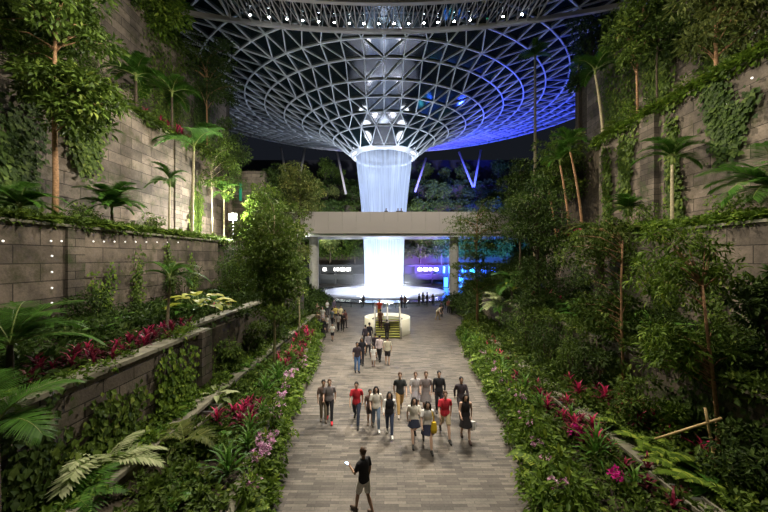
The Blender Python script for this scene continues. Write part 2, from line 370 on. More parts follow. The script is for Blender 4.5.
def rosette_mesh(name, mat, n, L, W, up0=.3, up1=1.3, T=T_STRAP, stems=1, h=.35, spread=.25):
    g=G()
    for s in range(stems):
        a=2*PI*s/max(1,stems)+R.random(); b=Vector((math.cos(a)*spread*(stems>1),math.sin(a)*spread*(stems>1),0)); t=b*1.6+Vector((0,0,h*R.uniform(.7,1.2)))
        g.tube([b*.5,t],[.02,.016],5,1)
        k=n; th=np.arange(k)*2.4; el=np.linspace(up0,up1,k)
        D=np.c_[np.cos(th)*np.cos(el),np.sin(th)*np.cos(el),np.sin(el)]; P=np.array(t)+np.c_[np.zeros(k),np.zeros(k),np.linspace(-.12,.04,k)]
        LL=L*(.8+.4*NR.rand(k)); put(g,T,P,D,(0,0,1.),LL,W,0,np.clip(np.linspace(.1,.8,k)+NR.rand(k)*.3,0,1))
    return g
PROTO={}
def proto(kind, v=0):
    key=(kind,v)
    if key in PROTO: return PROTO[key]
    if kind=='cordyline': g=rosette_mesh('x','',16,.5,.085,.1,1.35,stems=3,h=.45,spread=.32); mats=[M['pink'],M['bark']]
    if kind=='maroon':    g=rosette_mesh('x','',14,.42,.085,.0,1.3,stems=3,h=.3,spread=.3); mats=[M['maroon'],M['bark']]
    if kind=='bush':
        g=G(); g.tube([(0,0,0),(0,0,.3)],.02,5,1)
        for i in range(9):
            d=rdir(1,.6)[0]; cluster(g,np.array([0,0,.38])+d*.28,(.26,.26,.22),26,.16)
        mats=[M['leaf_fresh' if v%2 else 'leaf_tree'],M['bark']]
    if kind=='broad':
        g=G(); k=16; th=np.arange(k)*2.4; el=np.linspace(.2,1.3,k); D=np.c_[np.cos(th)*np.cos(el),np.sin(th)*np.cos(el),np.sin(el)]
        for i in range(k): g.tube([(0,0,0),tuple(D[i]*.38)],[.014,.01],4,1)
        put(g,T_BIG,D*.38,D*[1,1,.3]+[0,0,-.15],(0,0,1.),.5,.34); mats=[M['leaf_fresh' if v%2 else 'palm'],M['rachis']]
    if kind=='orchid':
        g=G(); k=14; th=np.arange(k)*2.4; el=np.linspace(.3,1.2,k); D=np.c_[np.cos(th)*np.cos(el),np.sin(th)*np.cos(el),np.sin(el)]
        put(g,T_STRAP,np.zeros((k,3)),D,(0,0,1.),.45,.06,0)
        for i in range(4):
            a=R.random()*6.28; e=Vector((math.cos(a)*.16,math.sin(a)*.16,.62)); g.tube([(0,0,0),e*.7+Vector((0,0,.1)),e],[.008,.006,.005],4,1)
            for q in range(4): cluster(g,np.array(e)+NR.normal(size=3)*.045,(.035,.035,.035),7,.075,.8,2,T_OVAL,0,.2)
        mats=[M['leaf_fresh'],M['rachis'],M['flower']]
    if kind=='magenta':
        g=G(); k=24; cluster(g,(0,0,.2),(.25,.25,.18),60,.16)
        for q in range(10): cluster(g,np.array([0,0,.42])+NR.normal(size=3)*[.12,.12,.05],(.05,.05,.04),9,.09,.8,2,T_OVAL,0,.2)
        mats=[M['leaf_tree'],M['rachis'],M['magenta']]
    if kind=='fern':
        fs=None; g=G(); 
        for i in range(11):
            a=i*2.4; rise=R.uniform(.6,1.2); L_=R.uniform(.65,.95); n=7; p=Vector((0,0,0)); pts=[p.copy()]
            for q in range(n):
                aa=rise-1.5*((q+1)/n)**1.2; p=p+Vector((math.cos(a)*math.cos(aa),math.sin(a)*math.cos(aa),math.sin(aa)))*(L_/n); pts.append(p.copy())
            g.tube(pts,[.008*(1-.8*q/n) for q in range(n+1)],4,1)
            sd=Vector((-math.sin(a),math.cos(a),0)); P=[];D=[];S=[]
            for q in range(20):
                t=.1+.9*q/19; x=t*n; j=min(n-1,int(x)); qq=pts[j].lerp(pts[j+1],x-j); tn=(pts[j+1]-pts[j]).normalized()
                for s in(-1,1): P.append(tuple(qq)); D.append(tuple(sd*s+tn*.35)); S.append(.19*math.sin(PI*min(1,.2+.75*t)))
            put(g,T_PINNA,P,D,(0,0,1.),np.array(S),.045)
        mats=[M['leaf_fresh' if v%2==0 else 'palm'],M['rachis']]
    if kind=='spray': # slim airy plant of strap leaves
        g=rosette_mesh('x','',26,.7,.06,.3,1.45,stems=1,h=.1); mats=[M['palm'],M['rachis']]
    PROTO[key]=g.mesh(kind,mats); return PROTO[key]

def cover(name, label, pts_fn, n, k, L, mat, rad=.35, asp=.5, group=None):
    """ground cover nobody could count"""
    g=G()
    for i in range(n):
        c=pts_fn(); r=rad*R.uniform(.6,1.4)
        cluster(g,(c[0],c[1],c[2]+r*.25),(r,r,r*.75),k,L*R.uniform(.7,1.3),asp,0,zb=.7,rb=0)
    o=g.obj(name,M[mat]); tag(o,label,'ground cover',None,'stuff'); return o

# ================================================================== SETTING
def struct(name, g, mat, parent=None, smooth=False):
    o=g.obj(name,mat,parent,smooth)
    if parent is None: o['kind']='structure'
    return o
g=G(); g.box(-60,-6,-.3,60,125,0); struct('floor',g,M['paving'])
KL=[(-2.3,2),(-2.75,6),(-3.0,8.4),(-3.75,13),(-4.2,19.5),(-5.0,26.8),(-7.5,31)]
KR=[(2.8,2),(3.5,6),(4.0,8.4),(4.9,13),(5.5,19.5),(6.3,26.8),(8.6,31)]
def interp(K,y):
    for (x0,y0),(x1,y1) in zip(K,K[1:]):
        if y<=y1 or (x1,y1)==K[-1]:
            return x0+(x1-x0)*(y-y0)/(y1-y0)
def poly_wall(name, K, dx, w, z0, z1, mat, capw=0, y1=None):
    g=G(); gc=G()
    for (xa,ya),(xb,yb) in zip(K,K[1:]):
        V=[];
        for z in (z0,z1): V+=[(xa+dx-w/2,ya,z),(xa+dx+w/2,ya,z),(xb+dx+w/2,yb,z),(xb+dx-w/2,yb,z)]
        g.poly(V,[(0,3,2,1),(4,5,6,7),(0,1,5,4),(1,2,6,5),(2,3,7,6),(3,0,4,7)])
        if capw:
            V=[]
            for z in (z1,z1+.07): V+=[(xa+dx-capw/2,ya,z),(xa+dx+capw/2,ya,z),(xb+dx+capw/2,yb,z),(xb+dx-capw/2,yb,z)]
            gc.poly(V,[(0,3,2,1),(4,5,6,7),(0,1,5,4),(1,2,6,5),(2,3,7,6),(3,0,4,7)])
    o=struct(name,g,mat)
    if capw: gc.obj('coping',M['cap'],o)
    return o
poly_wall('trim_1',KL,-.1,.2,0,.28,M['stone_small'])
poly_wall('trim_2',KR,.1,.2,0,.32,M['stone_small'])
KL2=[(x-.75,y) for x,y in KL[:-1]]
poly_wall('trim_3',KL2,0,.25,0,.75,M['stone_small'],.34)
def bed(name,K,da,za,X1,zb,Y0=2,Y1=30.5,n=24):
    g=G(); V=[]
    for i in range(n+1):
        y=Y0+(Y1-Y0)*i/n; xa=(interp(K,y)+da) if K else da
        for t in (0,.33,.66,1):
            V.append((xa+(X1-xa)*t,y,za+(zb-za)*t+(.05*math.sin(y*1.7+t*5) if 0<t<1 else 0)))
    Fc=[(i*4+j,i*4+j+1,(i+1)*4+j+1,(i+1)*4+j) for i in range(n) for j in range(3)]
    g.poly(V,Fc); o=g.obj(name,M['soil']); o['kind']='structure'; return o
bed('planting_bed',KL,-.15,.22,-9,.5,2,26.7)
bed('planting_bed',KL,-.8,.62,-6.5,1.3,2,26.7)
bed('planting_bed',KR,.15,.25,7.6,.75)
def bedbox(x0,x1,y0,y1,z):
    g=G(); g.box(min(x0,x1),y0,-.2,max(x0,x1),y1,z); o=g.obj('planting_bed',M['soil']); o['kind']='structure'; return o
bedbox(-6.5,-7.5,2,30,1.32); bedbox(7.5,9.6,2,31,.78)
bedbox(-7.5,-14.2,2,30,3.6); bedbox(9.6,14.7,2,31,3.1)
bedbox(-14.2,-18.2,2,38,7.85); bedbox(14.7,18.2,2,28,7.85)
bedbox(-18.2,-22.2,2,44,16.8); bedbox(18.2,22.7,2,35,16.1)
bedbox(-22.2,-32,2,46,28.6); bedbox(22.7,32,2,38,26.5)
def wall(name, X, w, Y0, Y1, z0, z1, mat='stone', cap=True, side=1, pil=()):
    g=G(); g.box(X-w/2,Y0,z0,X+w/2,Y1,z1)
    o=struct(name,g,M[mat])
    if cap:
        g=G(); y=Y0
        while y<Y1-.01:
            y2=min(Y1,y+1.6); g.box(X-w/2-.1,y+.008,z1,X+w/2+.1,y2-.008,z1+.11); y=y2
        g.obj('coping',M['cap'],o)
    for (py,pw,pd,pz0,pz1) in pil:
        g=G(); s=-1 if X>0 else 1
        xa=X+s*w/2; g.box(min(xa,xa+s*pd),py-pw/2,pz0,max(xa,xa+s*pd),py+pw/2,pz1); g.obj('pilaster',M['stone_small'],o)
    return o
wall('wall_left',-6.5,.4,2,29,.5,1.5,'stone_small')
wall('wall_left',-7.35,.4,2,12.9,1.2,3.78,'stone_small',pil=((12.55,.7,.22,1.2,3.86),))
wall('wall_left',-7.9,.4,12.9,29.5,1.2,3.9,'stone_small')
wall('wall_left',-14,.5,2,26.5,2.4,8.05,'stone',pil=((14.2,.8,.12,2.4,8),(20.4,.25,.1,2.4,8),))
wall('wall_left',-18,.5,2,37.5,7.7,16.9,'stone',pil=((27.5,.9,.12,7.7,16.8),))
wall('wall_left',-22,.6,8,44,16.7,28.8,'stone')
wall('wall_right',7.5,.4,2,29.5,.3,.88,'stone_small')
wall('wall_right',9.4,.4,2,30,.6,3.3,'stone_small',pil=((13.9,.6,.12,.7,3.28),))
wall('wall_right',14.5,.5,2,28,2.4,8.05,'stone',pil=((19.5,.9,.12,2.4,8),))
wall('wall_right',18,.5,2,26.2,7.7,16.2,'stone',pil=((21.2,1.15,.35,7.7,16.1),))
wall('wall_right',22.5,.6,8,35,16,26.6,'stone')
# end faces of the terraces (they turn back into the slope)
g=G(); g.box(-18.2,37.5,-.2,-14,38.2,16.9); struct('wall_left',g,M['stone_small'])
g=G(); g.box(14.3,27.4,-.2,18.2,28.2,8.0); g.box(18,26,7.8,22.6,26.8,16.1); struct('wall_right',g,M['stone_small'])
# slope behind the terraces up to the bridge
def slope(x0,x1,y0,y1,z0,z1):
    g=G(); n=8; V=[];Fc=[]
    for i in range(n+1):
        for j in range(n+1):
            V.append((x0+(x1-x0)*i/n,y0+(y1-y0)*j/n,z0+(z1-z0)*(i/n)+.15*math.sin(i*2.1+j*1.3)))
    for i in range(n):
        for j in range(n): Fc.append((i*(n+1)+j,(i+1)*(n+1)+j,(i+1)*(n+1)+j+1,i*(n+1)+j+1))
    g.poly(V,Fc); o=g.obj('planting_bed',M['soil']); o['kind']='structure'
slope(-7.5,-22,30,46,.1,9.5); slope(8.6,24,31,46,.1,9.5)

# ------------------------------------------------------------------ dome
WC=Vector((0,62,0))
PR=[(6.6,19.9),(9.8,22.3),(12.3,23.6),(15.4,24.6),(18.5,25.6),(21.7,26.9),(24.8,27.6),(28,28.4),(32,29.2),(36,30),(41,30.8),(46,31.5)]
def dz(r,a):
    for (r0,z0),(r1,z1) in zip(PR,PR[1:]):
        if r<=r1: z=z0+(z1-z0)*(r-r0)/(r1-r0); break
    else: z=PR[-1][1]
    return z*(1+.07*math.sin(a)*min(r,46)/25.)+EYE
def dp(r,a): return Vector((r*math.cos(a),62+r*math.sin(a),dz(r,a)))
radii=[6.6,9.8,12.3,15.4,18.5,21.7,24.8,28,31.2,34.4,37.6,41,46]
cnt=[18,24,30,37,46,55,60,66,74,80,86,92,100]
rings=[]
for k,(r,n) in enumerate(zip(radii,cnt)):
    off=PI/2+(PI/n if k%2 else 0)
    rings.append([(r,off+2*PI*j/n) for j in range(n)])
dome=G(); edges=set(); V=[];idx=[];Fc=[]
for rg in rings:
    idx.append(list(range(len(V),len(V)+len(rg))))
    V+=[dp(r,a) for r,a in rg]
for k in range(len(rings)-1):
    A,B=rings[k],rings[k+1]; ia,ib=idx[k],idx[k+1]; i=j=0; na,nb=len(A),len(B)
    # start with matching angle
    j0=min(range(nb),key=lambda q:abs((B[q][1]-A[0][1]+PI)%(2*PI)-PI)); edges.add((ia[0],ib[j0]))
    aa=[A[q%na][1]+2*PI*(q//na)-A[0][1] for q in range(na+1)]
    sh=((B[j0][1]-A[0][1]+PI)%(2*PI))-PI
    bb=[sh+2*PI*q/nb for q in range(nb+1)]
    while i<na or j<nb:
        if j>=nb or (i<na and aa[i+1]+0<bb[j+1]): 
            Fc.append((ia[i%na],ib[(j0+j)%nb],ia[(i+1)%na])); i+=1
        else:
            Fc.append((ia[i%na],ib[(j0+j)%nb],ib[(j0+j+1)%nb])); j+=1
        edges.add((ia[i%na],ib[(j0+j)%nb]))
g=G(); g.poly([v+Vector((0,0,.13)) for v in V],Fc); ceil=g.obj('ceiling',M['domeglass']); ceil['kind']='structure'
g=G(); CN=Vector((0,62,0))
for a,b in edges:
    up=Vector((0,0,1)); g.bar(V[a],V[b],.12,.17)
g.obj('diagonal_lattice',M['lattice'],ceil)
for k,ii in enumerate(idx):
    g=G()
    for q in range(len(ii)): g.bar(V[ii[q]],V[ii[(q+1)%len(ii)]],.17,.2)
    g.obj('ring_member',M['lattice'],ceil)
# oculus rim and waterfall
rim=thing('oculus_ring','broad white ring the waterfall pours from at the bottom of the roof funnel','ring',(0,62,0))
g=G(); g.lathe((0,0,0),[(5.45,26.0),(5.5,25.85),(5.8,25.8),(6.3,26.1),(6.6,26.7),(6.55,26.95),(5.9,27.1),(5.45,26.8),(5.45,26.0)],64); g.obj('ring_shell',M['soffit'],rim,True)
g=G(); g.lathe((0,0,0),[(5.4,26.9),(5.2,28.5),(5.6,29.2)],48); g.obj('inner_collar',M['soffit'],rim,True)
g=G()
prof=[(5.4,26.2),(5.15,23.5),(4.8,20.5),(4.45,17),(4.2,14),(4.0,11),(3.85,8),(3.72,4),(3.65,.25)]
g.lathe((0,0,0),[(r,z) for r,z in reversed(prof)],72)
wf=g.obj('waterfall',M['water'],None,True); wf.location=(0,62,0); tag(wf,'tall round curtain of falling white water narrowing down from the roof opening','waterfall')
def mistmat():
    m,nt,out=newmat('water_mist'); N=nt.nodes.new; Lk=nt.links.new
    tc=N('ShaderNodeTexCoord'); mp=N('ShaderNodeMapping'); mp.inputs['Scale'].default_value=(1/9.,1/9.,1/11.); Lk(tc.outputs['Object'],mp.inputs[0])
    ln=N('ShaderNodeVectorMath'); ln.operation='LENGTH'; Lk(mp.outputs[0],ln.inputs[0])
    mr=N('ShaderNodeMapRange'); mr.inputs['From Min'].default_value=.3; mr.inputs['From Max'].default_value=1; mr.inputs['To Min'].default_value=.05; mr.inputs['To Max'].default_value=0; Lk(ln.outputs['Value'],mr.inputs['Value'])
    v=N('ShaderNodeVolumeScatter'); v.inputs['Color'].default_value=(.9,.93,1,1); Lk(mr.outputs[0],v.inputs['Density']); Lk(v.outputs[0],out.inputs['Volume']); return m
M['mist']=mistmat()
g=G(); g.lathe((0,0,0),[(.01,0),(9,0),(8.8,2.5),(7.8,5.5),(5.5,8.6),(2.5,10.6),(.01,11)],32); mi=g.obj('mist',M['mist'],None,True); mi.location=(0,62,.5); tag(mi,'soft white mist hanging around the foot of the waterfall','mist',None,'stuff')
pool=thing('pool','round pale glowing pool the waterfall lands in','pool',(0,62,0))
g=G(); g.lathe((0,0,0),[(0.01,.15),(6,.16),(9.5,.28),(11.3,.42),(11.6,.40),(11.7,.05)],72); g.obj('basin',M['pool'],pool,True)
g=G(); g.lathe((0,0,0),[(11.8,.02),(11.8,.2),(15.5,.2),(15.6,.02)],72); g.obj('wet_ledge',M['poolrim'],pool)
rl=thing('pool_railing','dark curved railing standing in front of the glowing pool','railing',(0,62,0))
g=G(); a0,a1=PI*1.5-.78,PI*1.5+.78; n=40; Rr=19.2
pt=[(Rr*math.cos(a0+(a1-a0)*i/n),Rr*math.sin(a0+(a1-a0)*i/n)) for i in range(n+1)]
for i in range(n): g.bar((*pt[i],1.1),(*pt[i+1],1.1),.09,.07)
g.obj('top_rail',M['steel'],rl)
g=G()
for i in range(n): g.bar((*pt[i],.55),(*pt[i+1],.55),.02,.95)
g.obj('glass_panel',M['glass'],rl)
for i in range(0,n+1,2):
    g=G(); g.box(pt[i][0]-.03,pt[i][1]-.03,0,pt[i][0]+.03,pt[i][1]+.03,1.08); g.obj('post',M['steel'],rl)

# ------------------------------------------------------------------ bridge in front of the waterfall
br=thing('footbridge','wide beige-panelled footbridge crossing in front of the waterfall on two columns','bridge',(0,41,0))
g=G(); g.box(-27,.12,9.85,27,6.4,11.4); g.obj('deck',M['concrete'],br)
g=G(); g.box(-27,.25,9.45,27,6.4,9.84); g.obj('soffit_strip',M['soffit'],br)
w=1.78
for i in range(-14,14):
    g=G(); g.box(i*w+.012,0,9.85,(i+1)*w-.012,.1,12.62); g.obj('fascia_panel',M['panel'],br)
g=G(); g.box(-27,.1,11.4,27,.16,12.6); g.obj('parapet_backing',M['joint'],br)
g=G(); g.box(-27,6.3,11.4,27,6.4,12.6); g.obj('rear_parapet',M['panel'],br)
for s in(-1,1):
    g=G(); x=s*9.35; g.lathe((x,1.8,0),[(.62,0),(.62,9.55)],24,sx=1,sy=1); g.obj('column',M['concrete'],br,True)

# ------------------------------------------------------------------ suspended glass walkway under the roof
cb=thing('canopy_walkway','suspended curved glass-floored walkway with a row of spotlights under the roof','walkway',(0,0,0))
def arcY(x,y0): return y0-.0066*x*x
def arcbeam(y0,x0,x1,z,w,h,mat,name,n=40):
    g=G()
    for i in range(n):
        xa=x0+(x1-x0)*i/n; xb=x0+(x1-x0)*(i+1)/n; g.bar((xa,arcY(xa,y0),z),(xb,arcY(xb,y0),z),w,h)
    g.obj(name,M[mat],cb)
arcbeam(35.3,-30,30,31.7,.35,.42,'beam','edge_beam')
arcbeam(31.1,-17,17,31.7,.4,.7,'beam','edge_beam')
arcbeam(33.2,-16,16,32.3,.1,.12,'steel','cross_truss')
g=G(); k=16
for i in range(-k,k+1):
    x=i*1.0; g.bar((x,arcY(x,35.2),31.8),(x,arcY(x,31.2),31.8),.1,.2)
    if i<k:
        g.bar((x,arcY(x,35.2),31.9),(x+1,arcY(x+1,31.2),31.9),.05,.1); g.bar((x+1,arcY(x+1,35.2),31.9),(x,arcY(x,31.2),31.9),.05,.1)
g.obj('floor_framing',M['beam'],cb)
g=G()
for i in range(32):
    xa=-16+i; xb=xa+1; g.poly([(xa,arcY(xa,31.2),32.05),(xb,arcY(xb,31.2),32.05),(xb,arcY(xb,35.2),32.05),(xa,arcY(xa,35.2),32.05)],[(0,1,2,3)])
g.obj('glass_floor',M['smoked'],cb)
g=G()
for i in range(32):
    xa=-16+i; xb=xa+1
    g.bar((xa,arcY(xa,31.2),33.1),(xb,arcY(xb,31.2),33.1),.06,.06); g.bar((xa,arcY(xa,35.2),33.1),(xb,arcY(xb,35.2),33.1),.06,.06)
    g.bar((xa,arcY(xa,35.2),32),(xa,arcY(xa,35.2),33.1),.05,.05); g.bar((xa,arcY(xa,31.2),32),(xa,arcY(xa,31.2),33.1),.05,.05)
g.obj('handrail',M['steel'],cb)
SP=[255,272,288.6,303.8,319,334.5,349.5,364,378.8,394,408.6,424,437.5,453.6,469,485,499.6,517]
for i,px in enumerate(SP):
    x=(px-384)*34.0/F; y=arcY(x,34.1)
    t=thing('spotlight','small white spotlight on the suspended walkway, %s from its left end'%ORD[i],'spotlight',(x,y,31.95),0,'spotlights on the suspended walkway')
    if i==15: t['label']='small green-tinted spotlight on the suspended walkway, third from its right end'
    g=G(); g.tube([(0,0,0),(0,-.05,-.32)],[.10,.13],10); g.obj('housing',M['steel'],t)
    g=G(); g.ball((0,-.06,-.34),(.11,.11,.05),10,6); g.obj('lens',M['spotlens'] if i!=15 else M['green_lit'],t)
def strut(n,a,b,label):
    g=G(); g.tube([a,b],[.32,.32],10); o=g.obj('roof_strut',M['beam'],None,True)
    tag(o,label,'strut',None)
for a,b,l in [((337,152,96),(346,194,94),'slanting pale roof strut left of the waterfall, nearest to it'),((426,158,96),(415,192,94),'slanting pale roof strut close right of the waterfall'),
      ((459,152,96),(473,187,94),'left leg of the V-shaped blue-lit roof strut pair right of the waterfall'),((481,150,96),(474,187,94),'right leg of the V-shaped blue-lit roof strut pair right of the waterfall'),
      ((281,148,96),(286,176,94),'left leg of the pale V-shaped roof strut pair over the big left tree'),((305,148,96),(300,176,94),'right leg of the pale V-shaped roof strut pair over the big left tree')]:
    strut('',at(*a),at(*b),l)

# ------------------------------------------------------------------ far side
g=G(); g.box(-80,112,0,80,114,41); struct('wall_back',g,M['dark'])
HS=[(84,8),(90,15),(96,22.5),(102,30)]
g=G()
for y,z in HS: g.box(-75,y,0,75,112,z)
o=g.obj('hillside',M['soil']); o['kind']='structure'
gal=thing('far_gallery','dark two-storey gallery behind the waterfall with rows of lit windows','building',(0,80,0))
g=G(); g.box(-60,0,1.3,60,3.8,2.6); g.box(-60,-.6,4.6,60,3.8,5.0); g.obj('floor_slab',M['dark'],gal)
g=G(); g.box(-60,3.4,0,60,3.8,4.6); g.obj('rear_wall',M['dark'],gal)
def win(x0,x1,z0,z1,m='window'):
    g=G(); g.box(x0,3.1,z0,x1,3.3,z1); g.obj('window',M[m],gal)
for px0,px1 in ((334,338.5),(340,345),(346.5,350.5),(418,422),(423.5,428),(429.5,433),(434.5,438),(323,326)):
    win((px0-384)*83/F,(px1-384)*83/F,3.35,4.15)
for px0,px1,m in ((448,451.5,'window_blue'),(454,456,'window_cyan'),(462,466,'window_blue'),(470,476,'window_cyan'),(480,486,'window_blue'),(443,445,'window_blue'),(492,500,'window_blue')):
    win((px0-384)*83/F,(px1-384)*83/F,2.8,4.6,m)
for i in range(-14,15):
    g=G(); g.box(i*4-.15,-.3,0,i*4+.15,0,4.6); g.obj('post',M['dark'],gal)
for px,py,m in ((446,290,'window_blue'),(452,292,'window_cyan'),(461,294,'window_blue')):
    p=at(px,py,74); g=G(); g.box(p.x-.45,74,0,p.x+.45,74.25,2.2); o=g.obj('light_box',M[m]); tag(o,{446:'blue glowing light box at the pool edge, leftmost of the three',452:'cyan glowing light box at the pool edge, middle one of three',461:'blue glowing light box at the pool edge, rightmost of the three'}[px],'light box',None)
p=at(240,190,37.2)
g=G(); g.box(-.1,0,0,.1,.3,2.0); o=g.obj('light_strip',M['green_lit']); o.location=(p.x,37.21,p.z-1.2); tag(o,'narrow green lit strip among the trees above the floodlight','light strip')

# ------------------------------------------------------------------ escalators on the plaza
es=thing('escalator_landing','cream-walled landing with two short stair flights rising side by side','escalator',(0.3,27.0,0))
g=G(); g.lathe((0,1.9,0),[(2.05,0),(2.05,1.42),(1.95,1.42),(1.95,0)],60,sy=.95,a0=-PI/2+.60,a1=PI*1.5-.60); g.obj('drum_wall',M['drum'],es,True)
g=G(); g.lathe((0,1.9,0),[(.01,1.22),(1.4,1.22)],48,sy=.95); g.obj('landing_floor',M['paving'],es)
for x0,x1,m in ((-1.02,-.12,'tread'),(.12,1.02,'tread')):
    g=G(); g2=G(); n=8
    for i in range(n): g.box(x0,-.35+i*.24,0,x1,-.35+(i+1)*.24+ (1.0 if i==n-1 else 0),.16*(i+1)); g2.box(x0,-.36+i*.24,.16*(i+1)-.035,x1,-.33+i*.24,.16*(i+1)+.004)
    st=g.obj('stair_flight',M[m],es); g2.obj('step_edges',M['yellow'],st)
for x in (-1.12,0,1.12):
    g=G(); g.tube([(x,-.55,0),(x,-.55,.85),(x,-.45,.95),(x,-.2,1.05),(x,1.5,2.15),(x,2.4,2.2)],.055,8); g.obj('handrail',M['concrete'],es,True)
    g=G(); g.poly([(x-.02,-.5,.1),(x-.02,1.5,1.35),(x-.02,2.4,1.35),(x-.02,2.4,2.15),(x-.02,1.5,2.1),(x-.02,-.2,.95),(x-.02,-.5,.88)],[(0,1,2,3,4,5,6)]); g.obj('glass_balustrade',M['glass'],es)
    g=G(); g.box(x-.06,2.35,0,x+.06,2.5,2.6); g.obj('post',M['concrete'],es)
g=G(); g.lathe((0,1.9,0),[(2.25,1.18),(2.25,1.24)],40,a0=PI*1.05-PI,a1=PI*1.95-PI); g.obj('drum_rail',M['steel'],es)

# ------------------------------------------------------------------ floodlight on a pole
fx=-14.15; fy=F*fx/(233-384); fz=EYE+(258-217)*fy/F
fl=thing('floodlight','bright floodlight on a thin dark pole at the end of the left wall','lamp',(fx,fy,4.5))
g=G(); g.tube([(0,0,0),(0,0,fz-4.5+.1)],.05,8); g.obj('pole',M['steel'],fl,True)
g=G(); g.box(-.36,-.02,fz-4.5-.3,.36,.22,fz-4.5+.34); g.obj('housing',M['steel'],fl)
g=G(); g.box(-.33,-.06,fz-4.5-.27,.33,-.03,fz-4.5+.31); g.obj('lamp_lens',M['lamp'],fl)
# stud lights on the big left wall and the upper right walls
studs=[(51+i*10.6,241+(i*.12),-13.72) for i in range(13)]+[(52,256,-13.72),(52,272,-13.72),(52,288,-13.72),(52,303,-13.72),(52,318,-13.72),(3,241,-13.72)]
for i,(px,py,X) in enumerate(studs):
    p=at(px,py,yx(px,X)); g=G() if i==0 else None
    if i==0:
        g.ball((0,0,0),(.035,.04,.04),10,6); st0=g.obj('stud_light',M['white'],None,True); o=st0
    else: o=st0.copy(); COL.objects.link(o)
    o.location=p
    lab='small white stud light in the row along the left wall, %s from the left'%ORD[i] if i<13 else 'small white stud light in the column on the left wall, %s below the row'%ORD[i-13]
    if i==18: lab='small white stud light on the left wall at the far left edge'
    tag(o,lab,'stud light','stud lights on the left wall')
for i,(px,py,X) in enumerate([(756,20,22.15),(755,34,22.15),(752,60,22.15),(765,72,22.15),(752,78,17.7),(727,103,17.7),(652,48,22.15)]):
    o=st0.copy(); COL.objects.link(o); o.location=at(px,py,yx(px,X)); o.scale=(1.3,1.3,1.3)
    tag(o,['small white stud light on the upper right wall, topmost','small white stud light on the upper right wall, second from the top','small white stud light on the upper right wall above the planted ledge','small white stud light at the right edge just above the planted ledge','small white stud light just under the upper right ledge near the edge','small white stud light on the right wall under the slender tree','small white stud light high on the right wall among the vines'][i],'stud light','stud lights on the right walls')
# steel trays on the planter walls
def tray(x,y,z,L,w,rz,label):
    t=thing('steel_tray',label,'tray',(x,y,z),rz)
    for s in(-1,1):
        g=G(); g.box(s*w/2-.03,0,0,s*w/2+.03,L,.1); g.obj('rail',M['cap'],t)
    for i in range(5):
        g=G(); g.box(-w/2,i*(L-.06)/4,.02,w/2,i*(L-.06)/4+.06,.08); g.obj('rung',M['steel_lt'],t)
tray(-6.1,9.9,1.35,2.2,.5,0,'open ladder-like metal tray beside the low left planter wall')
tray(7.15,11.2,.92,2.0,.5,0,'open ladder-like metal tray on the right planter wall amid pink plants')
tray(7.3,6.6,.95,1.9,.5,0,'open ladder-like metal tray at the lower right corner by the ferns')

# ================================================================== PLANTS
def gx(K,dx): return lambda y: interp(K,y)+dx
# --- ground cover (uncountable)
def cov(label,x0,x1,y0,y1,z0,z1,n,k,L,mat,rad=.35,asp=.5):
    def f():
        y=y0+(y1-y0)*R.random()**1.0; a=x0(y) if callable(x0) else x0; b=x1(y) if callable(x1) else x1
        t=R.random(); return (a+(b-a)*t,y,z0+(z1-z0)*t)
    return cover('ground_cover',label,f,n,k,L,mat,rad,asp)
cov('dense low greenery spilling over the left kerb of the path',gx(KL,.05),gx(KL,-.7),5.5,30,.2,.4,210,56,.14,'leaf_fresh',.27)
cov('dense low greenery spilling over the right kerb of the path',gx(KR,-.05),gx(KR,.9),5.5,31,.2,.4,380,60,.15,'leaf_fresh',.36)
cov('mixed leafy undergrowth between the two low left walls',gx(KL,-.85),-6.1,5,29,.65,1.2,330,56,.16,'leaf_tree',.3)
cov('mixed leafy undergrowth along the low right planter wall',gx(KR,.9),7.4,5,30,.4,.8,380,56,.17,'leaf_tree',.38)
cov('dark leafy undergrowth at the foot of the second left wall',-6.75,-7.1,4,29,1.4,1.6,150,50,.17,'leaf_tree',.28)
cov('dark leafy undergrowth behind the low right planter wall',7.7,9.1,4,30,.85,1.2,330,50,.19,'leaf_tree',.45)
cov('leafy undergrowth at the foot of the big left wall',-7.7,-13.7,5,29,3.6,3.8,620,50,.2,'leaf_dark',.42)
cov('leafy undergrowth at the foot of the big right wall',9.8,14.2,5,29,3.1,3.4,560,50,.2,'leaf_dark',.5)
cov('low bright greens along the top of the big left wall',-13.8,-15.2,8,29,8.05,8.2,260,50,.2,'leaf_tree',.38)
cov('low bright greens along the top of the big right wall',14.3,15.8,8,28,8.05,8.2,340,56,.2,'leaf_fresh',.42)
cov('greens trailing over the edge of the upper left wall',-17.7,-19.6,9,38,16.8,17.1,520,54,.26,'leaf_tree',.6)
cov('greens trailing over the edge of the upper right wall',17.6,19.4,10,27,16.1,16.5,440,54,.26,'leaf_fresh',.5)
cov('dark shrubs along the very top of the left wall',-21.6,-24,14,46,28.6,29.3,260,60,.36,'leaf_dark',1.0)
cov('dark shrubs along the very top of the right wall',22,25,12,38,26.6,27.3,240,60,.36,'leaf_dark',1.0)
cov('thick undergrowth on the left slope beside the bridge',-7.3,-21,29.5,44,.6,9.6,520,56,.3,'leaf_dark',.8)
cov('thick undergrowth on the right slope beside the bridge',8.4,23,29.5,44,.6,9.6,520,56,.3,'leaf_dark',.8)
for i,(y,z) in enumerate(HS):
    cov('dim undergrowth on the far hillside behind the waterfall, %s step from below'%ORD[i],-60,60,y+.2,y+5,z+.3,z+.4,420,40,.6,'leaf_dark',1.3)

